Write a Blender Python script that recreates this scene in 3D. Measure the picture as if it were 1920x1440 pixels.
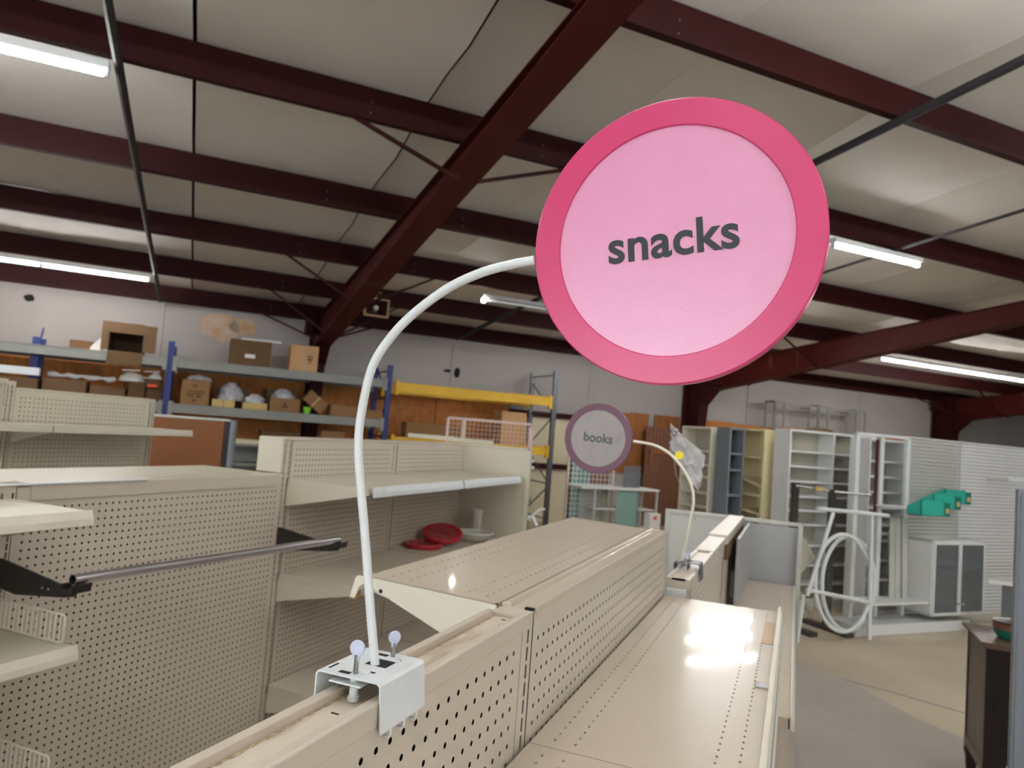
import bpy, bmesh, math, random
from mathutils import Vector, Matrix
random.seed(7)
R = math.radians
for o in list(bpy.data.objects): bpy.data.objects.remove(o, do_unlink=True)
scene = bpy.context.scene
C = scene.collection

# ------------------------------------------------------------------ camera
CAM_Z = 1.634
FPX, PITCH, ROLL, YAW = 1347.0, R(3.79), 0.0773, R(21.89)
cam_d = bpy.data.cameras.new('camera'); cam = bpy.data.objects.new('camera', cam_d); C.objects.link(cam)
f0 = Vector((-math.sin(YAW), math.cos(YAW), 0)); r0 = Vector((math.cos(YAW), math.sin(YAW), 0)); u0 = Vector((0, 0, 1))
fw = f0*math.cos(PITCH) + u0*math.sin(PITCH); up = u0*math.cos(PITCH) - f0*math.sin(PITCH)
cr = r0*math.cos(ROLL) + up*math.sin(ROLL); cu = up*math.cos(ROLL) - r0*math.sin(ROLL)
m3 = Matrix((cr, cu, -fw)).transposed()
cam.matrix_world = Matrix.Translation((0, 0, CAM_Z)) @ m3.to_4x4()
cam_d.sensor_width = 36; cam_d.sensor_fit = 'HORIZONTAL'; cam_d.lens = FPX/1920*36
cam_d.clip_start = 0.01; cam_d.clip_end = 200
cam_d.dof.use_dof = True; cam_d.dof.focus_distance = 0.70; cam_d.dof.aperture_fstop = 10.5
scene.camera = cam

# ------------------------------------------------------------------ world, exposure
w = bpy.data.worlds.new('world'); scene.world = w; w.use_nodes = True
w.node_tree.nodes['Background'].inputs[0].default_value = (0.9, 0.95, 1, 1)
w.node_tree.nodes['Background'].inputs[1].default_value = 3.0
scene.view_settings.view_transform = 'Standard'; scene.view_settings.look = 'None'
scene.view_settings.exposure = 1.78; scene.view_settings.gamma = 1.0
scene.view_settings.use_curve_mapping = False
scene.cycles.max_bounces = 6; scene.cycles.diffuse_bounces = 4; scene.cycles.glossy_bounces = 3; scene.cycles.transmission_bounces = 4; scene.cycles.transparent_max_bounces = 8
TUBE = 26.0        # radiance of a lit fluorescent tube

# ------------------------------------------------------------------ materials
def lin(c): return tuple(((x/255)/12.92 if x/255 <= .04045 else ((x/255+.055)/1.055)**2.4) for x in c)
MATS = {}
def mat(name, col, rough=.5, metal=0.0, var=.08, scale=8.0, bump=0.0, bscale=60.0, col2=None, thr=(.45, .6), spec=.5,
        stretch=(1, 1, 1), trans=0.0, alpha=1.0, detail=4.0, emit=0.0, coat=0.0, coatr=.12):
    m = bpy.data.materials.new(name); m.use_nodes = True; nt = m.node_tree; n = nt.nodes; l = nt.links
    b = n['Principled BSDF']; c = lin(col)
    b.inputs['Roughness'].default_value = rough; b.inputs['Metallic'].default_value = metal
    b.inputs['Specular IOR Level'].default_value = spec
    if coat: b.inputs['Coat Weight'].default_value = coat; b.inputs['Coat Roughness'].default_value = coatr
    if trans: b.inputs['Transmission Weight'].default_value = trans
    b.inputs['Alpha'].default_value = alpha
    tc = n.new('ShaderNodeTexCoord'); mp = n.new('ShaderNodeMapping'); mp.inputs['Scale'].default_value = stretch
    l.new(tc.outputs['Object'], mp.inputs['Vector'])
    nz = n.new('ShaderNodeTexNoise'); nz.inputs['Scale'].default_value = scale; nz.inputs['Detail'].default_value = detail
    l.new(mp.outputs[0], nz.inputs['Vector'])
    rp = n.new('ShaderNodeValToRGB'); l.new(nz.outputs['Fac'], rp.inputs['Fac'])
    if col2:
        rp.color_ramp.elements[0].position = thr[0]; rp.color_ramp.elements[1].position = thr[1]
        rp.color_ramp.elements[0].color = (*c, 1); rp.color_ramp.elements[1].color = (*lin(col2), 1)
    else:
        rp.color_ramp.elements[0].position = .3; rp.color_ramp.elements[1].position = .7
        rp.color_ramp.elements[0].color = (*[x*(1-var) for x in c], 1); rp.color_ramp.elements[1].color = (*[min(1, x*(1+var)) for x in c], 1)
    l.new(rp.outputs['Color'], b.inputs['Base Color'])
    if emit:
        b.inputs['Emission Color'].default_value = (*c, 1); b.inputs['Emission Strength'].default_value = emit
    if bump:
        nb = n.new('ShaderNodeTexNoise'); nb.inputs['Scale'].default_value = bscale; nb.inputs['Detail'].default_value = 3
        l.new(mp.outputs[0], nb.inputs['Vector'])
        bp = n.new('ShaderNodeBump'); bp.inputs['Strength'].default_value = bump; bp.inputs['Distance'].default_value = .01
        l.new(nb.outputs['Fac'], bp.inputs['Height']); l.new(bp.outputs[0], b.inputs['Normal'])
    m.use_backface_culling = False
    MATS[name] = m; return m
mat('beige', (202, 192, 177), .33, var=.03, scale=3, bump=.02, bscale=300, spec=.5)
mat('beige_shelf', (199, 187, 170), .3, var=.03, scale=4, spec=.35, coat=.2, coatr=.05)
mat('beige_old', (204, 199, 181), .4, var=.04, scale=3)
mat('dusty_cap', (205, 195, 178), .6, var=.05, scale=14, col2=(152, 126, 92), thr=(.46, .7), stretch=(1.6, .6, 1), bump=.1, bscale=200)
mat('dirt', (170, 146, 112), .9, scale=160, col2=(196, 180, 154), thr=(.4, .6))
mat('cream_paint', (226, 222, 205), .45, var=.03, scale=20, bump=.06, bscale=500)
mat('white_paint', (225, 231, 233), .35, var=.03, scale=20)
mat('cream_yellow', (226, 214, 172), .5, var=.04, scale=4)
mat('shaded_back', (182, 177, 160), .6, var=.04)  # white bookcase backs, with the shade inside put into the colour
mat('white_lam', (225, 227, 226), .4, var=.03, scale=4)
mat('pale_grey', (193, 194, 186), .45, var=.03, scale=3)
mat('cool_grey', (170, 172, 174), .45, var=.04, scale=3)
mat('slate', (122, 128, 136), .45, var=.05, scale=3)
mat('clear_plastic_knob', (206, 214, 240), .25, var=.05, scale=150, spec=.6)
mat('steel', (150, 150, 150), .3, metal=1, var=.1, scale=40)
mat('chrome', (226, 226, 232), .26, metal=1, var=.03, scale=10)
mat('black_metal', (38, 34, 32), .5, var=.1, scale=20)
mat('brushed_dark', (95, 92, 92), .35, metal=.7, var=.25, scale=30)
mat('red_steel', (51, 9, 9), .6, var=.12, scale=2.5, bump=.05, bscale=30, spec=.2)
mat('red_scuffed', (72, 20, 15), .6, var=.1, scale=1.1, col2=(118, 80, 68), thr=(.62, .8), stretch=(1, 3, 1), spec=.2)
mat('insulation', (226, 223, 218), .6, var=.05, scale=.9, bump=.35, bscale=2.2, spec=.3)
mat('wall_vinyl', (168, 162, 158), .55, var=.05, scale=.8, bump=.3, bscale=2.0, stretch=(1, 1, .5))
mat('wall_cream', (222, 212, 182), .6, var=.05, scale=1.2)
mat('rust_stain', (200, 184, 166), .7, col2=(190, 150, 108), thr=(.35, .65), scale=5)
mat('hole_shade', (46, 36, 28), .8, var=.1)  # near-black brown standing in for the shade behind the peg holes
mat('dark_gap', (24, 22, 20), .9)
mat('osb', (186, 120, 58), .7, var=.22, scale=16, stretch=(1, 1, .35), bump=.1)
mat('plywood', (150, 92, 42), .6, var=.16, scale=6, stretch=(3, 3, .5))
mat('brown_pegboard', (128, 86, 66), .6, var=.08, scale=10)
mat('concrete', (206, 192, 168), .55, scale=.8, col2=(188, 174, 154), thr=(.4, .62), bump=.08, bscale=30, detail=7)
mat('concrete_grey', (184, 177, 166), .5, scale=.7, col2=(166, 160, 152), thr=(.4, .65), bump=.08, bscale=30, detail=7)
mat('rack_grey', (140, 141, 136), .5, var=.08, scale=6)
mat('rack_blue', (34, 50, 120), .5, var=.12, scale=6)
mat('rack_yellow', (226, 180, 42), .5, var=.1, scale=5)
mat('galv', (110, 114, 118), .4, metal=.5, var=.15, scale=15)
mat('cardboard', (142, 106, 68), .8, var=.06, scale=6)
mat('cardboard_dark', (104, 78, 50), .8, var=.08, scale=6)
mat('cardboard_light', (194, 152, 108), .8, var=.05, scale=6)
mat('box_inside', (66, 44, 30), .9)
mat('box_print', (96, 70, 44), .9)
mat('yellow_box', (200, 176, 112), .7, var=.05)
mat('white_paper', (235, 235, 232), .6, var=.04, scale=10)
mat('film', (214, 216, 222), .25, var=.25, scale=22, bump=.8, bscale=25, alpha=.8)
mat('film_clear', (236, 238, 244), .12, var=.2, scale=18, bump=1.0, bscale=22, alpha=.4)
mat('orange_panel', (128, 76, 36), .55, var=.06, scale=4)
mat('pink_rim', (215, 60, 118), .32, var=.03, scale=14, spec=.5)
mat('pink_face', (233, 154, 194), .28, var=.015, scale=60, bump=.05, bscale=900, spec=.8)
mat('purple_rim', (94, 44, 68), .4, var=.04, scale=14)
mat('grey_face', (152, 146, 145), .5, var=.04, scale=20, col2=(142, 134, 138), thr=(.5, .75))
mat('sign_ink', (40, 44, 52), .5, var=.02)
mat('sign_ink_faded', (72, 80, 80), .5, var=.05)
mat('teal', (52, 180, 160), .4, var=.05, scale=10)
mat('teal_dark', (28, 120, 104), .4, var=.05, scale=10)
mat('walnut', (88, 68, 54), .35, var=.2, scale=12, stretch=(1, 1, .2))
mat('walnut_dark', (34, 24, 20), .35, var=.2, scale=12)
mat('red_face', (150, 56, 60), .4)
mat('red_plastic', (172, 26, 40), .3, var=.05)
mat('clear_tub', (215, 215, 205), .25, var=.1, scale=20, alpha=.5)
mat('lime', (120, 200, 40), .5)
mat('yellow_sticker', (250, 225, 20), .5, var=.02)
mat('orange_red', (226, 76, 40), .5)
mat('smoked_glass', (116, 122, 126), .08, var=.1, scale=3, spec=.6, alpha=.65)
mat('green_glass', (150, 190, 182), .06, var=.05, scale=3, spec=.6, alpha=.55)
mat('pink_wire', (218, 196, 188), .4, var=.04)
mat('speaker_tan', (176, 146, 104), .6)
mat('conduit_dark', (48, 48, 49), .7, var=.15, scale=20)
mat('tape_tan', (176, 140, 90), .35)
mat('dark_maroon', (78, 32, 36), .5)
tm = bpy.data.materials.new('tube_lit'); tm.use_nodes = True
tb = tm.node_tree.nodes['Principled BSDF']; tb.inputs['Base Color'].default_value = (1, 1, 1, 1)
tb.inputs['Emission Color'].default_value = (1.0, .98, .95, 1); tb.inputs['Emission Strength'].default_value = TUBE; MATS['tube_lit'] = tm

# ------------------------------------------------------------------ mesh builder
class MB:
    def __init__(s): s.v = []; s.f = []
    def add(s, vs, fs):
        k = len(s.v); s.v += [tuple(v) for v in vs]; s.f += [tuple(k+i for i in f) for f in fs]; return s
    def box(s, x0, x1, y0, y1, z0, z1, M=None):
        vs = [Vector((x, y, z)) for z in (z0, z1) for y in (y0, y1) for x in (x0, x1)]
        if M: vs = [M @ v for v in vs]
        return s.add(vs, [(0, 2, 3, 1), (4, 5, 7, 6), (0, 1, 5, 4), (2, 6, 7, 3), (0, 4, 6, 2), (1, 3, 7, 5)])
    def prism(s, pts, axis, a0, a1):     # polygon in the two other axes, extruded along axis
        n = len(pts); vs = []
        for a in (a0, a1):
            for p, q in pts:
                vs.append({'x': (a, p, q), 'y': (p, a, q), 'z': (p, q, a)}[axis])
        fs = [tuple(range(n-1, -1, -1)), tuple(range(n, 2*n))] + [(i, (i+1) % n, n+(i+1) % n, n+i) for i in range(n)]
        return s.add(vs, fs)
    def tube(s, pts, r, n=10, closed=False, cap=True):
        pts = [Vector(p) for p in pts]; N = len(pts); k = len(s.v); prev = None
        for i, p in enumerate(pts):
            if closed: d = (pts[(i+1) % N]-pts[i-1])
            else: d = pts[min(i+1, N-1)]-pts[max(i-1, 0)]
            d.normalize()
            if prev is None:
                a = d.orthogonal().normalized()
            else:
                a = (prev - d*prev.dot(d)).normalized()
            prev = a; b = d.cross(a)
            rr = r[i] if isinstance(r, (list, tuple)) else r
            for j in range(n):
                th = 2*math.pi*j/n; s.v.append(tuple(p + (a*math.cos(th)+b*math.sin(th))*rr))
        for i in range(N if closed else N-1):
            i2 = (i+1) % N
            for j in range(n):
                s.f.append((k+i*n+j, k+i*n+(j+1) % n, k+i2*n+(j+1) % n, k+i2*n+j))
        if cap and not closed:
            s.f.append(tuple(k+j for j in range(n-1, -1, -1))); s.f.append(tuple(k+(N-1)*n+j for j in range(n)))
        return s
    def lathe(s, prof, n=48, axis='z', c=(0, 0, 0)):   # prof: (radius, along)
        k = len(s.v); P = len(prof)
        for i in range(n):
            th = 2*math.pi*i/n; cs, sn = math.cos(th), math.sin(th)
            for r, h in prof:
                v = (r*cs, r*sn, h) if axis == 'z' else (r*cs, h, r*sn) if axis == 'y' else (h, r*cs, r*sn)
                s.v.append((v[0]+c[0], v[1]+c[1], v[2]+c[2]))
        for i in range(n):
            j = (i+1) % n
            for p in range(P-1):
                s.f.append((k+i*P+p, k+j*P+p, k+j*P+p+1, k+i*P+p+1))
        return s
    def strips(s, M, u0, u1, rows, pitch=.0254, depth=0.0, inset=.012):
        """rows: (v0, v1, ru, rv); ru=0 is plain. M(u, v, w) -> point. Holes are cut as octagons."""
        n = int((u1-u0-2*inset)/pitch+1e-6); m = (u1-u0-n*pitch)/2
        def quad(a, b, c_, d): s.add([M(a, c_, 0), M(b, c_, 0), M(b, d, 0), M(a, d, 0)], [(0, 1, 2, 3)])
        for v0, v1, ru, rv in rows:
            if not ru: quad(u0, u1, v0, v1); continue
            quad(u0, u0+m, v0, v1); quad(u1-m, u1, v0, v1); vc = (v0+v1)/2
            for i in range(n):
                a = u0+m+i*pitch; b = a+pitch; uc = (a+b)/2
                sq = [(b, vc), (b, v1), (uc, v1), (a, v1), (a, vc), (a, v0), (uc, v0), (b, v0)]
                ho = [(uc+ru*math.cos(k*math.pi/4), vc+rv*math.sin(k*math.pi/4)) for k in range(8)]
                vs = [M(p, q, 0) for p, q in sq] + [M(p, q, 0) for p, q in ho]; fs = [(k, (k+1) % 8, 8+(k+1) % 8, 8+k) for k in range(8)]
                if depth:
                    vs += [M(p, q, depth) for p, q in ho]; fs += [(8+k, 8+(k+1) % 8, 16+(k+1) % 8, 16+k) for k in range(8)]
                s.add(vs, fs)
        return s
    def peg(s, M, u0, u1, v0, v1, r=.0032, depth=0.0, band0=.01, band1=.02, pitch=.0254):
        n = int((v1-v0-band0-band1)/pitch); m = v1-v0-band1-n*pitch
        rows = [(v0, v0+m, 0, 0)]+[(v0+m+i*pitch, v0+m+(i+1)*pitch, r, r) for i in range(n)]+[(v1-band1, v1, 0, 0)]
        return s.strips(M, u0, u1, rows, pitch, depth)
    def mesh(s, name, smooth=None):
        me = bpy.data.meshes.new(name); me.from_pydata(s.v, [], s.f); me.update()
        if smooth is not None:
            me.polygons.foreach_set('use_smooth', [True]*len(me.polygons))
            me.set_sharp_from_angle(angle=R(smooth))
        return me
def obj(name, mb, material, parent=None, bevel=0, smooth=None, fixn=True):
    me = mb.mesh(name, smooth) if isinstance(mb, MB) else mb
    if isinstance(mb, MB):
        if fixn and len(me.polygons) < 4000:
            bm = bmesh.new(); bm.from_mesh(me); bmesh.ops.recalc_face_normals(bm, faces=bm.faces); bm.to_mesh(me); bm.free()
        me.materials.append(MATS[material])
    o = bpy.data.objects.new(name, me); C.objects.link(o)
    if parent: o.parent = parent
    if bevel:
        bv = o.modifiers.new('bevel', 'BEVEL'); bv.width = bevel; bv.segments = 2; bv.limit_method = 'ANGLE'; bv.angle_limit = R(40)
    return o
def tag(o, label=None, cat=None, group=None, kind=None):
    if label: o['label'] = label
    if cat: o['category'] = cat
    if group: o['group'] = group
    if kind: o['kind'] = kind
    return o
def thing(name, label, cat, loc=(0, 0, 0), rz=0, group=None):
    o = bpy.data.objects.new(name, None); C.objects.link(o); o.empty_display_size = .1
    o.location = loc; o.rotation_euler = (0, 0, rz); tag(o, label, cat, group); return o
def copy_tree(o, parent=None):
    c = o.copy(); C.objects.link(c); c.parent = parent
    for ch in list(o.children): copy_tree(ch, c)
    return c
def struct(name, mb, material, **k): return tag(obj(name, mb, material, **k), kind='structure')
# the building is turned against the shop fittings: s runs along the long wall, t towards it
BA = R(45.35); E1 = Vector((math.cos(BA), math.sin(BA), 0)); E2 = Vector((-math.sin(BA), math.cos(BA), 0))
def st(s, t, z=0): return E1*s + E2*t + Vector((0, 0, z))
MBLD = Matrix.Rotation(BA, 4, 'Z')

# ------------------------------------------------------------------ the building
D = 12.2; HB = 3.208; SLOPE = .08; RIDGE = -4.5
def zpur(t): return HB + SLOPE*(D-t) if t >= RIDGE else HB + SLOPE*(D-2*RIDGE+t)
S0, S1, TF = -12.0, 24.0, -18.0
def bstruct(name, mb, material, **k):
    o = struct(name, mb, material, **k); o.rotation_euler = (0, 0, BA); return o
floor = bstruct('floor', MB().box(S0, S1, TF, D+.2, -.12, 0), 'concrete')
# floor joint and tyre marks are part of the slab
def to_st(x, y): return (x*E1.x+y*E1.y, x*E2.x+y*E2.y)
def floor_poly(name, pts, z, m): obj(name, MB().prism([to_st(*p) for p in pts], 'z', .0002, z), m, floor)
floor_poly('grey_slab', [(-9, 6.6), (.05, 6.35), (.45, 5.95), (.78, 5.45), (1.15, 5.05), (1.9, 4.75), (3.5, 4.5), (9, 4.2), (9, -6), (-9, -6)], .0008, 'concrete_grey')
floor_poly('floor_crack', [(-.6, 6.42), (.2, 6.09), (.7, 5.93), (1.15, 5.74), (2.6, 5.1), (2.6, 5.075), (1.15, 5.715), (.7, 5.905), (.2, 6.07), (-.6, 6.40)], .0006, 'slate')
wall_b = bstruct('wall_back', MB().box(S0, S1, D+.06, D+.2, 0, 3.72), 'wall_vinyl')
wall_l = bstruct('wall_left', MB().box(S0-.15, S0, -3.5, D+.2, 0, 4.9).box(S0-.15, S0, TF, -9.5, 0, 4.9).box(S0-.15, S0, -9.5, -3.5, 3.7, 4.9), 'wall_vinyl')   # roll-up door opening added out of view for front light on the sign
wall_r = bstruct('wall_right', MB().box(S1, S1+.15, TF, D+.2, 0, 4.9), 'wall_vinyl')
wf = MB().box(S0, 2.0, TF-.15, TF, 0, 4.0).box(7.0, S1, TF-.15, TF, 0, 4.0).box(2.0, 7.0, TF-.15, TF, 3.2, 4.0)  # doorway gap added out of view to let daylight in
wall_f = bstruct('wall_front', wf, 'wall_vinyl')
# ceiling: roof deck, draped insulation sheets, purlins, rafters and columns
dk = MB()
for a, b in ((RIDGE, D+.2), (TF-.15, RIDGE)):
    for ds in (0.36, 0.40):
        pass
    dk.add([(S0, a, zpur(a)+.36), (S1, a, zpur(a)+.36), (S1, b, zpur(b)+.36), (S0, b, zpur(b)+.36),
            (S0, a, zpur(a)+.40), (S1, a, zpur(a)+.40), (S1, b, zpur(b)+.40), (S0, b, zpur(b)+.40)],
           [(0, 1, 2, 3), (4, 5, 6, 7), (0, 1, 5, 4), (2, 3, 7, 6), (1, 2, 6, 5), (3, 0, 4, 7)])
ceiling = bstruct('ceiling', dk, 'dark_gap')
PT = [12.2, 10.52, 8.72, 6.93, 5.10, 3.34, 1.57, -.2, -1.97, -3.74]
PD = .255
RS = [-5.87, 1.69, 9.25, 16.81]
seams = [S0, -9.7, -7.6, -5.6, -3.9, -2.1, -.245, 1.36, 2.75, 4.25, 6.0, 7.7, 9.5, 11.3, 13.1, 14.9, 16.9, 19.2, 21.5, S1]
for i in range(len(seams)-1):
    gp0 = lambda q: .012 if abs(q+.245) < .01 else .007 if abs(q-1.36) < .01 else .0006
    a, b = seams[i]+gp0(seams[i]), seams[i+1]-gp0(seams[i+1])
    mb = MB(); ts = []
    edges = PT[::-1]
    grid_t = []
    for q in range(len(edges)-1):
        for k in range(4): grid_t.append((edges[q]+(edges[q+1]-edges[q])*k/4, k))
    grid_t.append((D+.05, 0))
    us = [a, a+.04] + [a+(b-a)*k/5 for k in range(1, 5)] + [b-.04, b]
    for t, k in grid_t:
        sag = [0, .035, .05, .035][k]
        for j, u in enumerate(us):
            lip = -.012 if j in (0, len(us)-1) else 0
            mb.v.append((u, t, zpur(t)+PD+.012 - sag*(.55+.45*math.sin(1.7*u+t*3)) + lip*(k != 0) + .006*math.sin(5*u+7*t)))
    nu = len(us)
    for r_ in range(len(grid_t)-1):
        for j in range(nu-1): mb.f.append((r_*nu+j, r_*nu+j+1, (r_+1)*nu+j+1, (r_+1)*nu+j))
    obj('insulation_panel', mb, 'insulation', ceiling, smooth=60)
obj('roof_liner', MB().add([(S0, TF, zpur(TF)+PD+.02), (S1, TF, zpur(TF)+PD+.02), (S1, -3.74, zpur(-3.74)+PD+.02), (S0, -3.74, zpur(-3.74)+PD+.02)], [(0, 1, 2, 3)]), 'insulation', ceiling)
zp = [(0, 0), (.008, 0), (.008, PD-.006), (.062, PD-.006), (.062, PD), (0, PD), (0, .008), (-.05, .008), (-.05, .024), (-.056, .024), (-.056, 0)]
for i, t in enumerate(PT):
    z = zpur(t)
    p = obj('purlin', MB().prism([(t+a, z+b) for a, b in zp], 'x', S0, S1), 'red_steel', ceiling)
    bm_ = MB()
    for rs in RS:
        for ds in (-.75, .63):
            for dz in (.07, .15): bm_.lathe([(0, -.004), (.007, -.004), (.007, 0)], 6, 'y', (rs+ds, t, z+dz))
    b_ = obj('bolt_heads', bm_, 'galv', p); b_['kind'] = 'stuff'
def zraf(t): return min(CAM_Z + 2.528 - .125*t, zpur(t)-.16)
WIN = .008
for rs in RS:
    tt = [11.62, 10, 8, 6, 4.5, 3, 1.5, 0, -2, RIDGE]
    mb = MB()
    # web
    for sx in (-WIN/2, WIN/2):
        k = len(mb.v)
        for t in tt: mb.v += [(rs+sx, t, zraf(t)), (rs+sx, t, zpur(t)-.003)]
        for i in range(len(tt)-1): mb.f.append((k+2*i, k+2*i+1, k+2*i+3, k+2*i+2))
    # flanges
    for fn, wd, th in ((zraf, .122, .012), (lambda t: zpur(t)-.014, .06, .011)):
        k = len(mb.v)
        for t in tt:
            for dx, dz in ((-wd, 0), (wd, 0), (wd, th), (-wd, th)): mb.v.append((rs+dx, t, fn(t)+dz))
        for i in range(len(tt)-1):
            for j in range(4): mb.f.append((k+4*i+j, k+4*i+(j+1) % 4, k+4*i+4+(j+1) % 4, k+4*i+4+j))
        mb.f.append((k, k+1, k+2, k+3))
    ro = obj('rafter', mb, 'red_scuffed', ceiling)
    cb = MB()
    ti0, ti1 = 11.86, 11.6      # inner flange at the foot and at the knee
    cb.add([(rs-WIN, ti0, 0), (rs-WIN, 12.18, 0), (rs-WIN, 12.18, 3.36), (rs-WIN, ti1, 3.28), (rs+WIN, ti0, 0), (rs+WIN, 12.18, 0), (rs+WIN, 12.18, 3.36), (rs+WIN, ti1, 3.28)],
           [(0, 1, 2, 3), (4, 5, 6, 7), (0, 3, 7, 4), (1, 2, 6, 5), (2, 3, 7, 6), (0, 1, 5, 4)])
    cb.box(rs-.1, rs+.1, 12.17, 12.185, 0, 3.2)
    k = [(rs-.1, ti0-.012, 0), (rs+.1, ti0-.012, 0), (rs+.1, ti0, 0), (rs-.1, ti0, 0), (rs-.1, ti1-.012, 2.72), (rs+.1, ti1-.012, 2.72), (rs+.1, ti1, 2.72), (rs-.1, ti1, 2.72)]
    cb.add(k, [(0, 1, 5, 4), (1, 2, 6, 5), (2, 3, 7, 6), (3, 0, 4, 7), (0, 1, 2, 3), (4, 5, 6, 7)])
    # haunch
    cb.prism([(11.63, 2.45), (11.63, zraf(11.4)+.2), (10.9, zraf(10.9)+.02), (11.3, zraf(11.3)-.01)], 'x', rs-.11, rs+.11)
    cb.box(rs-.2, rs-.1, 11.9, 12.15, 2.95, 3.2)
    obj('column', cb, 'red_steel', wall_b).location = (0, 0, 0)
    for t in (12.1, 10.52, 8.72, 5.10, 1.57):
        for sg in (-1, 1):
            if t == 12.1: a = Vector((rs+sg*.95, t-.06, zpur(t)+.01)); b = Vector((rs+sg*.1, 11.62, 2.86))
            else: a = Vector((rs+sg*.95, t-.03, zpur(t)+.03)); b = Vector((rs+sg*.1, t-.02, zraf(t)-.012))
            mm = MB().tube([a, b], .019, 4)
            obj('flange_brace', mm, 'red_steel', ceiling)
# lower wall cladding, girts
def wpanel(name, s0, s1, z0, z1, m, t=D, th=.012, dz=0):
    return obj(name, MB().box(s0, s1, t-th, t, z0, z1), m, wall_b)
ss = S0
while ss < 5.1:
    e = min(ss+1.215, 5.25); wpanel('plywood_sheet', ss, e-.006, 0, 2.17+.03*math.sin(ss*5), 'osb', th=.02+.006*(int(ss*7) % 2)); ss += 1.22
for s0, s1, z1, m in ((6.98, 7.9, 2.18, 'plywood'), (7.9, 8.36, 2.2, 'plywood'), (8.5, 9.12, 2.2, 'plywood'), (9.4, 10.6, 2.19, 'osb'), (10.61, 11.8, 2.17, 'osb'), (11.81, 13.0, 2.2, 'osb'), (13.01, 14.2, 2.18, 'osb'), (14.21, 15.4, 2.2, 'osb'), (15.41, 16.6, 2.18, 'osb')):
    wpanel('plywood_sheet', s0, s1-.008, 1.0 if m == 'plywood' else 0, z1, m)
wpanel('cream_liner', 5.28, 6.62, 0, 1.98, 'wall_cream', th=.01)
for z in (1.04, 2.0): obj('girt', MB().box(5.27, 6.66, D-.1, D-.012, z-.05, z+.05), 'red_steel', wall_b)
for s in (-3.3, -.62, 4.1, 6.95, 10.9, 14.3): obj('wall_seam', MB().box(s, s+.03, D+.045, D+.058, 2.2, 3.4), 'wall_vinyl', wall_b, bevel=.006)
# stains and tears in the vinyl facing
def blotch(name, s, z, w_, h_, m, seed):
    random.seed(seed); n = 18
    pts = [(s+w_*math.cos(2*math.pi*i/n)*(.75+.35*random.random()), z+h_*math.sin(2*math.pi*i/n)*(.75+.35*random.random())) for i in range(n)]
    obj(name, MB().prism(pts, 'y', D+.052, D+.059), m, wall_b)
blotch('rust_stain', .22, 2.93, .33, .24, 'rust_stain', 3); blotch('rust_stain', .55, 2.98, .25, .14, 'rust_stain', 8)
blotch('vinyl_tear', -2.36, 3.02, .07, .06, 'dark_gap', 4); blotch('vinyl_tear', 4.22, 2.62, .06, .1, 'dark_gap', 5); blotch('vinyl_tear', 4.05, 2.63, .09, .03, 'dark_gap', 6)
# steel-framed doorway beside the cream liner
dr = tag(obj('door_1', MB().box(6.66, 6.76, D-.12, D-.01, 0, 2.0), 'white_paint'), kind='structure'); dr.rotation_euler = (0, 0, BA)
obj('door_jamb', MB().box(6.77, 6.9, D-.14, D-.01, 0, 2.05), 'red_steel', dr)
obj('door_leaf', MB().box(6.9, 6.98, D-.06, D-.01, 0, 2.02), 'plywood', dr)

# ------------------------------------------------------------------ conduits under the purlins
def conduit(s, t0, t1, r, drop, label, m='conduit_dark'):
    pts = [st(s, t0+(t1-t0)*i/8, zpur(t0+(t1-t0)*i/8)-drop) for i in range(9)]
    tag(obj('conduit', MB().tube(pts, r, 8), m, smooth=40), label, 'conduit', 'conduits across the purlins')
conduit(-.66, -3, 12.0, .03, .032, 'dark grey conduit crossing the purlins left of the first rafter')
conduit(4.08, -3, 12.0, .03, .032, 'dark grey conduit crossing the purlins behind the pink sign')
conduit(6.3, -3, 12.0, .016, .018, 'thin dark conduit near the second rafter on the right')

# ------------------------------------------------------------------ fluorescent strip lights
def striplight(s, t, n, label, lit=True, zd=.03, spot=False):
    z = zpur(t)-zd
    r_ = thing('strip_light', label, 'light', st(s, t, z), BA, 'fluorescent strip lights under the purlins')
    L = 1.22*n
    obj('housing', MB().prism([(-.05, 0), (.05, 0), (.04, -.045), (-.04, -.045)], 'x', 0, L), 'white_paint' if lit else 'cool_grey', r_)
    for i in range(n):
        a = i*1.22
        obj('tube', MB().tube([(a+.03, 0, -.068), (a+1.19, 0, -.068)], .0165, 10), 'tube_lit' if lit else 'white_paint', r_, smooth=50)
        for e in (a+.012, a+1.208): obj('lamp_holder', MB().box(e-.01, e+.01, -.02, .02, -.09, -.04), 'white_paint', r_)
    if spot: obj('tube_end', MB().lathe([(0, -.012), (.03, -.01), (.03, .03), (0, .03)], 12, 'x', (-.02, -.02, -.08)), 'tube_lit', r_)
    return r_
striplight(-3.15, 5.11, 2, 'lit strip light at the top left ending by the dark conduit')
striplight(-3.16, 10.5, 2, 'lit strip light of two tubes above the cardboard boxes')
striplight(5.45, 5.07, 1, 'lit strip light just right of the pink sign', zd=.045)
striplight(10.72, 8.82, 4, 'long lit strip light of four tubes at the far right')
striplight(3.32, 8.8, 2, 'unlit strip light with one bright end left of the pink sign', lit=False, spot=True, zd=.07)
striplight(7.05, 8.9, 1, 'lit strip light hidden behind the pink sign, farthest one', zd=.045)
striplight(6.45, 8.25, 1, 'lit strip light hidden behind the pink sign, middle one', zd=.045)
striplight(5.95, 7.6, 1, 'lit strip light hidden behind the pink sign, nearest one', zd=.045)
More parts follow.
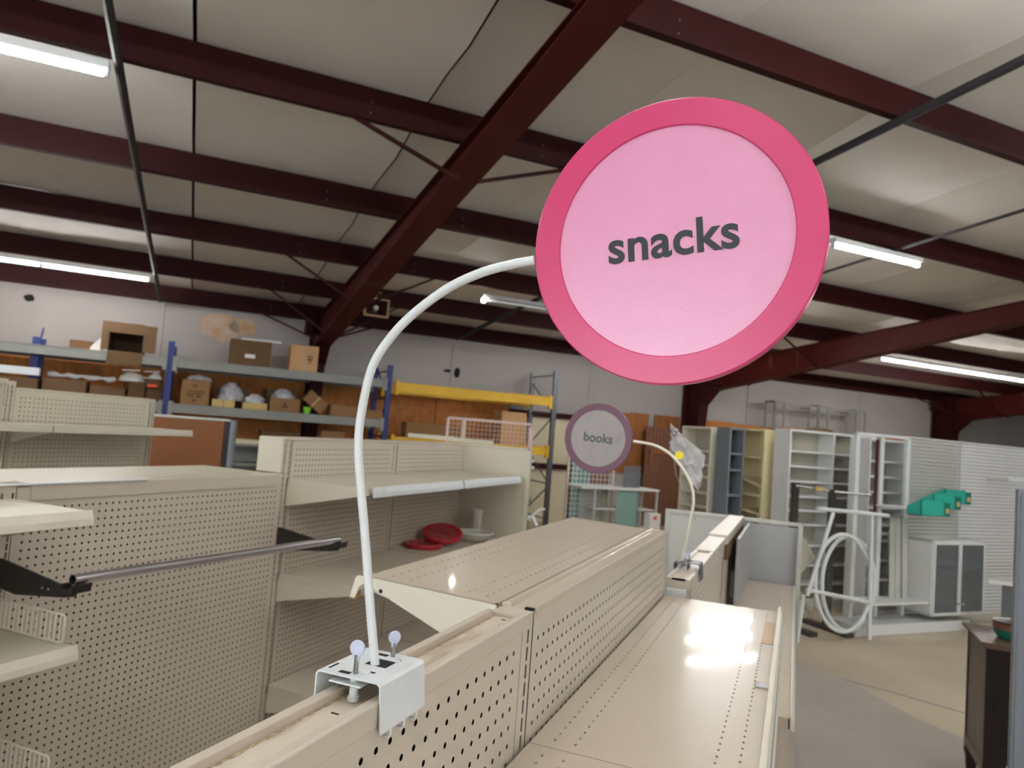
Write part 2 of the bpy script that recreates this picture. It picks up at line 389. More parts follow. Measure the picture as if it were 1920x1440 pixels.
for s, t, lb in ((-5.0, 1.5, 'far left one'), (-1.6, 1.5, 'left one'), (2.0, 1.5, 'right one'), (6.2, 1.8, 'far right one')):  # unseen lamps added overhead to light the near fittings
    striplight(s, t, 2, 'lit strip light added out of view above the camera in the nearer row, '+lb, zd=.07)
for s, t, lb in ((-3.5, -2.0, 'left one'), (.4, -2.0, 'middle one'), (4.4, -2.0, 'right one')):  # more unseen lamps, added for light from behind the camera
    striplight(s, t, 2, 'lit strip light added out of view behind the camera in the farther row, '+lb, zd=.07)
striplight(1.0, -7.0, 4, 'long lit strip light added out of view far behind the camera', zd=.07)
# horn speaker on the first rafter's knee
sp = thing('horn_speaker', 'tan square horn loudspeaker hung from the rafter above the wall racks', 'speaker', st(2.20, 10.1, 3.245), BA)
q = MB()
fr = [(-.15, -.11), (.15, -.11), (.15, .11), (-.15, .11)]; fi = [(-.125, -.09), (.125, -.09), (.125, .09), (-.125, .09)]; ba = [(-.04, -.04), (.04, -.04), (.04, .04), (-.04, .04)]
q.add([(a, 0, b) for a, b in fr]+[(a, 0, b) for a, b in fi]+[(a, .2, b) for a, b in ba]+[(a, .05, b) for a, b in fr],
      [(0, 1, 5, 4), (1, 2, 6, 5), (2, 3, 7, 6), (3, 0, 4, 7), (0, 1, 13, 12), (1, 2, 14, 13), (2, 3, 15, 14), (3, 0, 12, 15)])
obj('flared_rim', q, 'speaker_tan', sp)
obj('horn_throat', MB().add([(a, .002, b) for a, b in fi]+[(a, .16, b) for a, b in ba], [(0, 1, 5, 4), (1, 2, 6, 5), (2, 3, 7, 6), (3, 0, 4, 7), (4, 5, 6, 7)]), 'dark_maroon', sp)
obj('driver_cap', MB().lathe([(0, .02), (.03, .03), (.035, .1), (.03, .16)], 16, 'y'), 'cream_paint', sp, smooth=50)
sp.scale = (1.2, 1.2, 1.2)
obj('mount', MB().tube([(0, .1, .1), (0, .1, .2)], .018, 8).box(-.4, .06, .05, .15, .19, .2), 'speaker_tan', sp)

# ------------------------------------------------------------------ gondola shelving helpers
def PX(x, sgn=1):   # panel on a plane of constant x: u = y, v = z, w into the panel
    return lambda u, v, w: (x-sgn*w, u, v)
def PY(y, sgn=-1):
    return lambda u, v, w: (u, y-sgn*w, v)
def slotted_post(par, x0, x1, yc, z0, z1, m='beige', wid=.042, cols=(-.011, .011), face=1):
    """square tube post whose two faces carry a column of slots"""
    mb = MB(); y0, y1 = yc-wid/2, yc+wid/2
    for xf, sg in ((x0, -1), (x1, 1)):
        ed = [y0]
        for c_ in cols: ed += [yc+c_-.003, yc+c_+.003]
        ed.append(y1)
        zt = z1-.02; n = int((zt-z0-.05)/.0254)
        for a in range(0, len(ed)-1):
            if a % 2 == 0: mb.add([(xf, ed[a], z0), (xf, ed[a+1], z0), (xf, ed[a+1], z1), (xf, ed[a], z1)], [(0, 1, 2, 3)])
            else:
                zz = [z0]
                for k in range(n, 0, -1): zz += [zt-k*.0254+.003, zt-k*.0254+.0225]
                zz.append(z1)
                for b in range(0, len(zz)-1, 2): mb.add([(xf, ed[a], zz[b]), (xf, ed[a+1], zz[b]), (xf, ed[a+1], zz[b+1]), (xf, ed[a], zz[b+1])], [(0, 1, 2, 3)])
    mb.add([(x0, y0, z0), (x1, y0, z0), (x1, y0, z1), (x0, y0, z1)], [(0, 1, 2, 3)]); mb.add([(x0, y1, z0), (x1, y1, z0), (x1, y1, z1), (x0, y1, z1)], [(0, 1, 2, 3)])
    mb.add([(x0, y0, z1), (x1, y0, z1), (x1, y1, z1), (x0, y1, z1)], [(0, 1, 2, 3)])
    return obj('slotted_post', mb, m, par, fixn=False)
def shelf(par, xb, xf, y0, y1, z, m='beige_shelf', lip=.03, holes=True, zb=None, tilt=0, name='shelf'):
    """steel shelf from back edge xb to front edge xf; front edge raised by tilt"""
    sg = 1 if xf > xb else -1; dep = abs(xf-xb); mb = MB()
    def M(u, v, w): return (xb+sg*v, u, z + tilt*v/dep - w)
    if holes:
        rows = [(0, .022, 0, 0), (.022, .040, .0045, .0019), (.040, .054, 0, 0), (.054, .072, .0045, .0019), (.072, dep-.075, 0, 0),
                (dep-.075, dep-.057, .0045, .0019), (dep-.057, dep-.042, 0, 0), (dep-.042, dep-.024, .0045, .0019), (dep-.024, dep, 0, 0)]
    else: rows = [(0, dep, 0, 0)]
    mb.strips(M, y0, y1, rows, .0254, .0 if not holes else .003)
    zf = z+tilt
    fx = sorted((xf, xf-sg*.004))
    mb.box(fx[0], fx[1], y0, y1, zf-lip, zf-.0005)
    bx_ = sorted((xb, xb+sg*.004)); mb.box(bx_[0], bx_[1], y0, y1, z-lip*.8, z-.0005)
    for yy in (y0, y1-.003): mb.add([(xb, yy, z), (xf, yy, zf), (xf, yy, zf-lip), (xb, yy, z-lip*.8)], [(0, 1, 2, 3)])
    mb.add([(xb, y0, z-.012), (xf, y0, zf-.012), (xf, y1, zf-.012), (xb, y1, z-.012)], [(0, 1, 2, 3)])
    return obj(name, mb, m, par, fixn=False)
def bracket(par, xb, xf, y, z, m='beige', hb=.115, hf=.03, th=.003, tilt=0):
    return obj('bracket', MB().prism([(xb, z-hb), (xf, z-hf+tilt), (xf, z-.001+tilt), (xb, z-.001)], 'y', y, y+th), m, par)
def price_channel(par, x, y0, y1, z, sg=1, m='cream_paint', h=.034, rise=.004):
    pts = [(x, z+rise), (x+sg*.004, z+rise+.001), (x+sg*.012, z-h*.5), (x+sg*.014, z-h), (x+sg*.011, z-h-.002), (x+sg*.002, z-h+.004)]
    return obj('price_channel', MB().prism(pts, 'y', y0, y1), m, par)
def rail_shade_line(par, x, y0, y1, z, sg=1): return obj('rail_shade_strip', MB().box(*sorted((x+sg*.0075, x+sg*.0105)), y0, y1, z-.010, z-.007), 'slate', par)  # dark strip painted in for the shading between the rails
def wire_fence(par, pts, h, m='cream_paint', r=.0022, pitch=.019, rail=.0032):
    """welded wire fence standing on a straight line from pts[0] to pts[1]"""
    a, b = Vector(pts[0]), Vector(pts[1]); d = (b-a); L = d.length; d.normalize(); up_ = Vector((0, 0, 1)); cr_ = .012
    loop = []
    for (cx, cz, a0) in ((L-cr_, cr_, -90), (L-cr_, h-cr_, 0), (cr_, h-cr_, 90), (cr_, cr_, 180)):
        for k in range(4): th = R(a0+k*30); loop.append(a+d*(cx+cr_*math.cos(th))+up_*(cz+cr_*math.sin(th)))
    f = obj('wire_fence', MB().tube(loop, rail, 6, closed=True), m, par, smooth=50)
    mw = MB(); n = int(L/pitch)
    for i in range(1, n): p = a+d*(i*L/n); mw.tube([p+up_*.002, p+up_*(h-.002)], r, 5)
    w_ = obj('wires', mw, m, f, smooth=50); w_['kind'] = 'stuff'; return f

# ------------------------------------------------------------------ A: the foreground gondola with the pink sign
AL, AR, AT = -.411, -.354, 1.372
A = thing('gondola_shelving', 'beige pegboard gondola run in the foreground carrying the pink sign', 'shelving', (0, 0, 0))
PYS = [-.205, 1.020, 2.236]
for y in PYS: slotted_post(A, AL+.003, AR-.001, y, 0, AT-.004, cols=(.004,))
for i, (y0, y1) in enumerate(((-.18, .994), (1.042, 2.212))):
    mb = MB().peg(PX(AR, 1), y0, y1, .16, AT-.022 if i == 0 else AT-.006, r=.0037, band1=.012 if i == 0 else .03)
    obj('pegboard_panel', mb, 'beige', A, fixn=False)
    mb = MB().peg(PX(AL, -1), y0, y1, .16, AT-.022, r=.0033, band1=.03)
    obj('pegboard_panel', mb, 'beige', A, fixn=False)
    obj('hole_shade_sheet', MB().box(AR-.026, AR-.022, y0, y1, .16, AT-.024).box(AL+.022, AL+.026, y0, y1, .16, AT-.024), 'hole_shade', A)  # dark sheets added inside so the holes read as shaded
    cap = MB()
    if i == 0:
        cap.prism([(AL-.002, AT-.030), (AL-.002, AT), (AL+.009, AT), (AL+.009, AT-.012), (AL+.006, AT-.012), (AL+.006, AT-.030)], 'y', y0-.02, y1+.004)
        cap.prism([(AR+.001, AT-.024), (AR+.001, AT-.002), (AR-.001, AT), (AR-.010, AT), (AR-.011, AT-.009), (AR-.008, AT-.009), (AR-.003, AT-.024)], 'y', y0-.02, y1+.004)
        c0 = obj('top_cap', cap, 'beige', A, bevel=.0012)
        obj('cap_tray', MB().box(AL+.006, AR-.008, y0-.02, y1+.004, AT-.014, AT-.009), 'dusty_cap', c0)
        random.seed(51); dl = [(AL+.0092, -.2)]; yy = -.2
        while yy < .99: dl.append((AL+.0105+random.random()*.0035, yy)); yy += .006
        dl.append((AL+.0092, .99)); obj('dirt_line', MB().prism(dl, 'z', AT-.009, AT-.0086), 'dirt', c0)
        ms = MB()
        for sx, sy in ((-.383, .58), (-.372, .955), (-.380, .985)): ms.box(sx-.004, sx+.004, sy-.001, sy+.001, AT-.009, AT-.0084)
        obj('tray_slots', ms, 'dark_gap', c0)
        obj('tray_rivet', MB().lathe([(0, .001), (.005, .0005), (.006, 0)], 16, 'z', (-.380, .47, AT-.009)), 'dusty_cap', c0, smooth=40)
    else:
        cap.prism([(AL-.001, AT-.03), (AL-.001, AT-.002), (AL+.004, AT+.001), (AL+.013, AT), (AL+.016, AT-.007), (AR-.012, AT-.007), (AR-.007, AT+.001), (AR+.001, AT+.001), (AR+.002, AT-.008), (AR-.002, AT-.03)], 'y', y0+.012, y1+.022)
        c0 = obj('top_cap', cap, 'beige_shelf', A, bevel=.001)
        obj('cap_end', MB().box(AL+.004, AR-.002, y0-.008, y0+.012, AT-.016, AT-.006), 'beige', c0)
        obj('cap_end_plug', MB().box(AR-.018, AR-.004, y0+.006, y0+.0125, AT-.012, AT-.002), 'dark_gap', c0)
    for zz in (.62,):
        shelf(A, AR+.002, AR+.33, y0-.02, y1+.022, zz, lip=.03, holes=False)
        shelf(A, AL-.002, AL-.25, y0-.02, y1+.022, zz, lip=.03, holes=False)
    for sg, xx in ((1, AR), (-1, AL)):
        shelf(A, xx+sg*.002, xx+sg*.40, y0-.02, y1+.022, .15, lip=.05, holes=False, name='base_deck')
        obj('kick_plate', MB().box(*sorted((xx+sg*.37, xx+sg*.375)), y0, y1, 0, .1), 'beige', A)
# right-hand shelves with price rails
ZR = 1.177; XF = -.023
s1 = shelf(A, AR+.006, XF, -.16, 1.044, ZR); s2 = shelf(A, AR+.006, XF, 1.046, 2.246, ZR)
price_channel(s1, XF, -.16, 1.043, ZR); pc = price_channel(s2, XF, 1.047, 2.246, ZR); rail_shade_line(s1, XF, -.16, 1.043, ZR); rail_shade_line(s2, XF, 1.047, 2.246, ZR)
obj('clip_rail', MB().prism([(XF-.006, ZR+.001), (XF-.006, ZR+.006), (XF+.002, ZR+.007), (XF+.002, ZR+.001)], 'y', 1.06, 2.3), 'cream_paint', s2)
obj('clip_rail', MB().prism([(XF-.006, ZR+.001), (XF-.006, ZR+.006), (XF+.002, ZR+.007), (XF+.002, ZR+.001)], 'y', -.16, 1.04), 'cream_paint', s1)
for y in PYS: bracket(A, AR+.004, XF-.01, y+.004, ZR)
tag(obj('sticker_card', MB().box(XF-.035, XF-.008, 1.86, 2.10, ZR+.0006, ZR+.0012), 'tape_tan'), 'blank tan backing card left at the front of the glossy foreground shelf', 'card')
tag(obj('shelf_tag', MB().box(XF-.032, XF-.006, 1.515, 1.545, ZR+.0006, ZR+.004), 'film', bevel=.002), 'small clear price tag holder on the glossy foreground shelf', 'price tag')
# left top shelf over the aisle, with its cream bracket in front
s3 = shelf(A, AL-.004, -.652, 1.046, 2.224, AT-.002, tilt=.008, lip=.026)
bk = MB().prism([(AL-.003, AT-.004), (-.664, AT+.006), (-.668, AT+.002), (-.676, AT-.030), (-.668, AT-.033), (-.660, AT-.012), (-.652, AT-.006), (-.645, AT-.010), (-.60, AT-.024), (-.43, AT-.088), (AL-.003, AT-.094)], 'y', 1.036, 1.040)
b0 = obj('bracket', bk, 'cream_paint', A)
obj('bracket_fold', MB().tube([(-.6725, 1.041, AT-.026), (-.6725, 1.058, AT-.026)], .0035, 6).box(-.678, -.664, 1.036, 1.058, AT-.033, AT-.031), 'tape_tan', b0)
obj('bracket_rivet', MB().lathe([(0, -.001), (.0035, 0)], 12, 'y', (-.618, 1.0355, AT-.013)), 'dark_gap', b0)
obj('bracket_crease', MB().tube([(-.656, 1.0352, AT-.009), (-.64, 1.0352, AT-.008), (-.62, 1.0352, AT-.018), (-.60, 1.0352, AT-.022)], .0012, 5), 'pale_grey', b0)
bracket(A, AL-.003, -.645, 2.216, AT-.002, hb=.09)

# ------------------------------------------------------------------ hanging aisle signs
def sc(pts, k): return [(x*k, y*k, CAM_Z+(z-CAM_Z)*k) for x, y, z in pts]
def smooth_path(pts, n=6):
    P = [Vector(p) for p in pts]; P = [P[0]*2-P[1]]+P+[P[-1]*2-P[-2]]; out = []
    for i in range(1, len(P)-2):
        for k in range(n):
            t = k/n; a, b, c_, d = P[i-1], P[i], P[i+1], P[i+2]
            out.append(.5*((2*b)+(c_-a)*t+(2*a-5*b+4*c_-d)*t*t+(3*b-3*c_+d-a)*t**3))
    out.append(P[-2]); return out
def text_mesh(txt, bold=0.0, extr=.0):
    cu_ = bpy.data.curves.new('lettering', 'FONT'); cu_.body = txt; cu_.size = 1; cu_.offset = bold; cu_.extrude = extr; cu_.space_character = 1.03
    o = bpy.data.objects.new('lettering', cu_); C.objects.link(o); bpy.context.view_layer.update()
    me = bpy.data.meshes.new_from_object(o.evaluated_get(bpy.context.evaluated_depsgraph_get())); bpy.data.objects.remove(o); return me
def aisle_sign(label, cen, Rr, rin, yaw, tilt, rod, txt, tw, toff, mats, clampargs, rodr=.0047, tbold=.021, th=.014):
    cx, cy, cz = cen
    root = thing('aisle_sign', label, 'sign', clampargs['base'], 0)
    base = Vector(clampargs['base'])
    Mw = Matrix.Translation(Vector(cen)-base) @ Matrix.Rotation(yaw, 4, 'Z') @ Matrix.Rotation(tilt, 4, 'Y')
    def put(o): o.matrix_local = Mw; return o
    h = th/2
    rim = put(obj('rim', MB().lathe([(rin, -h+.0025), (rin, -h+.0006), (rin+.0008, -h), (Rr-.0012, -h), (Rr, -h+.0012), (Rr, h-.0012), (Rr-.0012, h), (rin+.0008, h), (rin, h-.0006), (rin, h-.0025), (rin, -h+.0025)], 160, 'y'), mats[0], root, smooth=20))
    put(obj('face_panel', MB().lathe([(0, -h+.0022), (rin+.001, -h+.0022), (rin+.001, h-.0022), (0, h-.0022)], 96, 'y'), mats[1], root))
    me = text_mesh(txt, tbold, .012); me.materials.append(MATS[mats[2]])
    xs = [v.co.x for v in me.vertices]; k = tw/(max(xs)-min(xs))
    let = obj('lettering', me, None, root)
    let.matrix_local = Mw @ Matrix.Translation((toff[0], -h+.0017, toff[1])) @ Matrix.Rotation(R(90), 4, 'X') @ Matrix.Diagonal((k, k*clampargs.get('sq', 1), .02, 1)) @ Matrix.Translation((-min(xs)-(max(xs)-min(xs))/2, 0, 0))
    obj('rod', MB().tube([p-base for p in smooth_path(rod)], rodr, 14), mats[3], root, smooth=60)
    return root
k1 = .648/.625
rodA = sc([(-.3715, .625, 1.392), (-.3725, .625, 1.400), (-.382, .625, 1.445), (-.397, .625, 1.522), (-.408, .625, 1.574), (-.4135, .625, 1.605), (-.414, .625, 1.638), (-.406, .625, 1.688), (-.386, .625, 1.721), (-.361, .625, 1.746), (-.327, .625, 1.770), (-.293, .625, 1.785), (-.261, .625, 1.793), (-.238, .625, 1.7965)], k1)
rodA = [(x, .648, z) for x, y, z in rodA]
sgn = aisle_sign('round pink snacks sign on a curved white rod clamped to the foreground gondola', (-.115, .648, 1.818), .1319, .1062, R(-3), R(-6), rodA, 'snacks', .118, (.001, -.0145), ('pink_rim', 'pink_face', 'sign_ink', 'white_paint'), dict(base=(-.387, .648, 1.372), sq=1.0))
def clamp(root, base, x0, x1, y0, y1, zp_, zs, m='white_paint', ztray=1.363, faceholes=True):
    bx_, by_, bz_ = base
    def L(*a): return [(x-bx_, y-by_, z-bz_) for x, y, z in a]
    # bent sheet: left skirt, top plate, right skirt
    th = .0016; zl = zs+.004
    prof = [(x0-bx_, zl-bz_), (x0-bx_, zp_-.003-bz_), (x0+.003-bx_, zp_-bz_), (x1-.003-bx_, zp_-bz_), (x1-bx_, zp_-.003-bz_), (x1+.0045-bx_, zs-bz_),
            (x1+.0045-th-bx_, zs-bz_), (x1-th-bx_, zp_-.004-bz_), (x1-.004-bx_, zp_-th-bz_), (x0+.004-bx_, zp_-th-bz_), (x0+th-bx_, zp_-.004-bz_), (x0+th-bx_, zl-bz_)]
    c_ = obj('clamp_bracket', MB().prism(prof, 'y', y0-by_, y1-by_), m, root)
    tm_ = MB()
    for k in (.018, .043, .068):
        yy = y0+k-by_; xx = x1+.0035-bx_
        tm_.tube([(xx, yy, zs+.002-bz_), (xx+.001, yy, zs-.004-bz_), (xx-.001, yy, zs-.0075-bz_), (xx-.005, yy, zs-.0085-bz_)], .0018, 6)
    obj('hook_teeth', tm_, m, c_, smooth=50)
    sl = MB()
    for (sx, sy, lx, ly) in ((x0+.008, y0+.018, .0012, .008), (x0+.028, y0+.008, .006, .003), (x0+.030, y1-.012, .006, .003), (x0+.042, y0+.050, .012, .010), (x0+.050, y0+.022, .003, .0018), (x0+.052, y1-.018, .003, .0018)):
        sl.box(sx-lx-bx_, sx+lx-bx_, sy-ly-by_, sy+ly-by_, zp_-bz_, zp_+.0003-bz_)
    obj('punched_slots', sl, 'dark_gap', c_)
    tg = MB(); tg2 = MB(); tg3 = MB()
    tg.box(x0+.016-bx_, x0+.052-bx_, y0-.001-by_, y0+.016-by_, zp_-.0085-bz_, zp_-.0068-bz_)
    tg2.box(x0+.028-bx_, x0+.050-bx_, y0+.014-by_, y0+.020-by_, zp_-bz_, zp_+.0016-bz_); tg3.box(x0+.034-bx_, x0+.056-bx_, y1-.026-by_, y1-.020-by_, zp_-bz_, zp_+.0016-bz_)
    for g3 in (tg, tg2, tg3): obj('spring_tab', g3, m, c_, bevel=.0006)
    for sx, sy, hz, rr, yw in ((x0+.038, y0+.011, .024, .0078, 5), (x0+.041, y1-.010, .020, .0066, 50)):
        sc_ = MB(); prof = []
        z0_ = ztray+.002-bz_; z1_ = zp_+hz-.006-bz_; nn = int((z1_-z0_)/.0011)
        for i in range(nn+1): prof.append((.0026 if i % 2 else .0021, z0_+(z1_-z0_)*i/nn))
        s_ = obj('thumb_screw', sc_.lathe(prof, 14, 'z', (sx-bx_, sy-by_, 0)), 'steel', root, smooth=30)
        hd = MB(); n = 28; ou = []
        for i in range(n):
            th_ = 2*math.pi*i/n-math.pi/2; q_ = 1.0 if abs(((th_+math.pi/2+math.pi) % (2*math.pi))-math.pi) > .5 else 1.0
            ou.append((rr*math.cos(th_)*(1 if math.sin(th_) > -.5 else .95), rr*math.sin(th_)))
        ou = [(-.0026, -rr-.004)] + [p for p in ou[3:-2]][0:0] + [(.0026, -rr-.004)] + [(rr*math.cos(R(a)), rr*math.sin(R(a))) for a in range(-60, 241, 12)]
        hd.prism(ou, 'y', -.0016, .0016)
        h_ = obj('thumb_head', hd, 'clear_plastic_knob', s_, bevel=.0007); h_.location = (sx-bx_, sy-by_, zp_+hz-bz_); h_.rotation_euler = (0, 0, R(yw))
        obj('screw_foot', MB().lathe([(0, z0_+.012), (.0043, z0_+.012), (.0045, z0_+.004), (.0056, z0_+.003), (.0056, z0_-.0015), (0, z0_-.0015)], 20, 'z', (sx-bx_, sy-by_, 0)), 'white_paint', s_, smooth=40)
        obj('screw_nut', MB().lathe([(0, zp_-.0085-bz_), (.0048, zp_-.0085-bz_), (.005, zp_-.0035-bz_), (0, zp_-.0035-bz_)], 20, 'z', (sx-bx_, sy-by_, 0)), 'white_paint', s_, smooth=40)
clamp(sgn, (-.387, .648, 1.372), -.425, -.3515, .604, .690, 1.389, 1.343)

# ------------------------------------------------------------------ B: lower gondola behind, carrying the purple-rimmed sign
B = thing('gondola_shelving', 'lower beige gondola behind the foreground run, carrying the books sign', 'shelving', (0, 0, 0))
BT = 1.22; BX0, BX1 = -.358, -.290
for y in (2.33, 3.46, 4.58): slotted_post(B, BX0+.003, BX1-.001, y, 0, BT-.006)
for y0, y1 in ((2.355, 3.435), (3.485, 4.555)):
    obj('hole_shade_sheet', MB().box(BX0+.03, BX0+.036, y0, y1, .16, BT-.032), 'hole_shade', B)
    obj('pegboard_panel', MB().peg(PX(BX1, 1), y0, y1, .16, BT-.03, r=.0033, band1=.03), 'beige', B, fixn=False)
    obj('pegboard_panel', MB().peg(PX(BX0, -1), y0, y1, .16, BT-.03, r=.0033), 'beige', B, fixn=False)
obj('top_cap', MB().prism([(BX0-.003, BT-.03), (BX0-.003, BT), (BX0+.01, BT), (BX0+.012, BT-.006), (BX1-.012, BT-.006), (BX1-.01, BT), (BX1+.003, BT), (BX1+.003, BT-.03)], 'y', 2.31, 3.0), 'beige', B)
obj('top_cap', MB().box(BX0-.004, BX1+.004, 3.0, 3.52, BT-.03, BT+.002), 'beige', B, bevel=.002)
obj('top_cap', MB().box(BX0-.006, BX1+.012, 3.52, 4.62, BT-.03, BT+.012), 'beige', B, bevel=.002)
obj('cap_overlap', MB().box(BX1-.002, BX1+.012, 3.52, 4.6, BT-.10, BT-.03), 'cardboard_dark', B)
sB = shelf(B, BX1+.006, .018, 2.33, 4.60, .862, holes=True); price_channel(sB, .018, 2.33, 4.60, .862)
sB2 = shelf(B, BX1+.006, .018, 2.33, 4.60, .50, holes=False)
shelf(B, BX1+.004, .06, 2.33, 4.60, .15, lip=.05, holes=False, name='base_deck'); obj('kick_plate', MB().box(.03, .035, 2.33, 4.6, 0, .1), 'beige', B)
for y in (2.34, 3.46, 4.57): bracket(B, BX1+.004, .01, y, .862)
obj('end_bracket', MB().box(BX0+.005, BX1-.005, 2.285, 2.307, 1.13, 1.19).box(BX0+.01, BX1-.01, 2.285, 2.307, 1.16, 1.165), 'white_paint', B)
rodB = [(-.345, 2.56, 1.2225), (-.350, 2.56, 1.235), (-.340, 2.56, 1.300), (-.330, 2.56, 1.38), (-.322, 2.56, 1.437), (-.333, 2.56, 1.497), (-.366, 2.56, 1.553), (-.415, 2.56, 1.601), (-.472, 2.56, 1.626), (-.545, 2.56, 1.634)]
sgB = aisle_sign('round books sign with dull purple rim on a curved rod farther back', (-.674, 2.56, 1.6345), .127, .103, R(-2), R(2.2), rodB, 'books', .110, (.001, -.014), ('purple_rim', 'grey_face', 'sign_ink_faded', 'cream_paint'), dict(base=(-.345, 2.56, BT), sq=1.05), rodr=.0048, tbold=.03)
clamp(sgB, (-.345, 2.56, BT), -.370, -.284, 2.515, 2.60, 1.239, 1.19, m='galv', ztray=1.214)
# C: the cross panel that closes off gondola B
Cc = thing('cross_panel_fixture', 'pale grey cross panel closing the far end of the lower gondola', 'shelving', (0, 0, 0))
obj('back_panel', MB().box(-.72, -.235, 4.635, 4.655, .1, 1.205), 'pale_grey', Cc)
obj('back_panel', MB().box(-.235, .035, 4.635, 4.655, .1, 1.195), 'cool_grey', Cc)
obj('top_rail', MB().box(-.73, .045, 4.625, 4.665, 1.205, 1.225), 'pale_grey', Cc, bevel=.002)
obj('end_post', MB().box(-.75, -.72, 4.62, 4.67, 0, 1.225), 'pale_grey', Cc, bevel=.002)
obj('end_post', MB().box(.028, .055, 4.60, 4.67, 0, 1.215), 'pale_grey', Cc, bevel=.002)
obj('side_divider', MB().box(-.252, -.236, 3.72, 4.635, .87, 1.2), 'cool_grey', Cc, bevel=.002)
obj('base_foot', MB().box(-.75, .06, 4.5, 4.78, 0, .06), 'pale_grey', Cc)
tag(obj('label_carton', MB().box(-.30, -.262, 3.98, 4.1, .864, .99), 'white_paper', bevel=.002), 'small white carton tucked beside the grey divider panel', 'box')
# clear film hung over the books sign's rod, with a yellow sticker
fm = thing('plastic_bag', 'crumpled clear plastic bag with a yellow dot behind the books sign rod', 'bag', (0, 0, 0))
random.seed(11); mb = MB(); gx, gz = 10, 12
cor = [(-.482, 1.715), (-.335, 1.60), (-.352, 1.455), (-.475, 1.60)]
for i in range(gx+1):
    for j in range(gz+1):
        u, v = i/gx, j/gz
        x = (1-u)*((1-v)*cor[0][0]+v*cor[3][0])+u*((1-v)*cor[1][0]+v*cor[2][0]); z = (1-u)*((1-v)*cor[0][1]+v*cor[3][1])+u*((1-v)*cor[1][1]+v*cor[2][1])
        mb.v.append((x+random.uniform(-.006, .006), 2.95+.03*math.sin(u*9+v*4)+random.uniform(-.012, .012), z+random.uniform(-.006, .006)))
for i in range(gx):
    for j in range(gz): k = i*(gz+1)+j; mb.f.append((k, k+1, k+gz+2, k+gz+1))
o_ = obj('film_sheet', mb, 'film_clear', fm, smooth=60); md = o_.modifiers.new('solid', 'SOLIDIFY'); md.thickness = .002
obj('yellow_dot', MB().lathe([(0, -.002), (.0165, -.001), (.0165, 0)], 24, 'y', (-.432, 2.905, 1.592)), 'yellow_sticker', fm)
obj('hang_strip', MB().tube([(-.478, 2.95, 1.705), (-.50, 3.3, 1.5), (-.48, 4.0, 1.225)], .002, 6), 'film', fm)

# ------------------------------------------------------------------ D: gondola across the aisle on the left
XD = -2.19
Dg = thing('gondola_shelving', 'long beige pegboard gondola across the aisle with chrome hang rail', 'shelving', (0, 0, 0))
DT = 1.36
for y, zt in ((.275, DT), (1.472, DT), (2.735, 1.524), (3.70, 1.524), (4.635, 1.524)):
    slotted_post(Dg, XD-.07, XD-.002, y, 0, zt-.004, wid=.05, cols=(-.016, .016))
for y0, y1, zt, b1 in ((.30, 1.446, DT-.01, .03), (1.498, 2.708, DT-.01, .055), (2.762, 3.674, 1.515, .03), (3.726, 4.61, 1.515, .03)):
    obj('pegboard_panel', MB().peg(PX(XD, 1), y0, y1, .16, zt, r=.0043, band1=b1), 'beige', Dg, fixn=False)
    obj('hole_shade_sheet', MB().box(XD-.024, XD-.018, y0, y1, .16, zt-.002), 'hole_shade', Dg)
    obj('back_panel', MB().box(XD-.078, XD-.072, y0, y1, .16, zt), 'beige_old', Dg)
# end side of the taller bays and their top cap
obj('post_cover', MB().box(XD-.14, XD-.003, 2.695, 2.709, DT+.004, 1.524), 'beige_old', Dg, bevel=.002)
obj('top_cap', MB().box(XD-.14, XD+.004, 2.71, 4.66, 1.516, 1.526), 'beige', Dg, bevel=.002)
# platform over the low bays
tp = shelf(Dg, XD-.075, XD-.46, 1.47, 2.70, DT-.001, m='beige_old', holes=False, lip=.03)
obj('top_cap', MB().prism([(XD-.085, DT), (XD+.004, DT), (XD+.006, DT-.004), (XD+.005, DT-.052), (XD+.001, DT-.052), (XD-.002, DT-.01), (XD-.085, DT-.012)], 'y', 1.54, 2.705), 'beige', Dg)
obj('top_cap', MB().prism([(XD-.085, DT), (XD+.004, DT), (XD+.006, DT-.004), (XD+.005, DT-.052), (XD+.001, DT-.052), (XD-.002, DT-.01), (XD-.085, DT-.012)], 'y', .28, 1.44), 'beige', Dg)
obj('cap_edge_trim', MB().box(XD+.002, XD+.012, 1.30, 1.96, DT-.003, DT+.003), 'white_paint', Dg, bevel=.001)
# shelves of the near bay on the left
for z, ok in ((1.318, False), (.945, True), (.56, True)):
    s_ = shelf(Dg, XD+.004, XD+.352, .30, 1.478, z, m='beige_old', lip=.012, holes=False); price_channel(s_, XD+.350, .30, 1.476, z, h=.036)
    bracket(Dg, XD+.004, XD+.34, 1.466, z, m='beige_old')
    if ok: wire_fence(s_, ((XD+.01, 1.462, z+.004), (XD+.315, 1.462, z+.004)), .078)
# shelves of the tall bays
for i, (y0, y1) in enumerate(((2.745, 3.69), (3.71, 4.60))):
    s_ = shelf(Dg, XD+.004, XD+.45, y0, y1, 1.335, m='beige_old', holes=False, lip=.02)
    price_channel(s_, XD+.45, y0+(.004 if i else .03), y1, 1.335, m='white_paint', h=.04)
    s_ = shelf(Dg, XD+.004, XD+.45, y0, y1, .90, m='beige', holes=False, lip=.035)
    shelf(Dg, XD+.004, XD+.45, y0, y1, .40, m='beige', holes=False, lip=.05)
    for z in (1.335, .90, .40): bracket(Dg, XD+.004, XD+.45, y0+.002, z, m='beige_old', hb=.125)
for y0, y1 in ((.28, 2.7), (2.72, 4.63)):
    shelf(Dg, XD+.004, XD+.5, y0, y1, .15, m='beige', lip=.05, holes=False, name='base_deck'); obj('kick_plate', MB().box(XD+.46, XD+.465, y0, y1, 0, .1), 'beige', Dg)
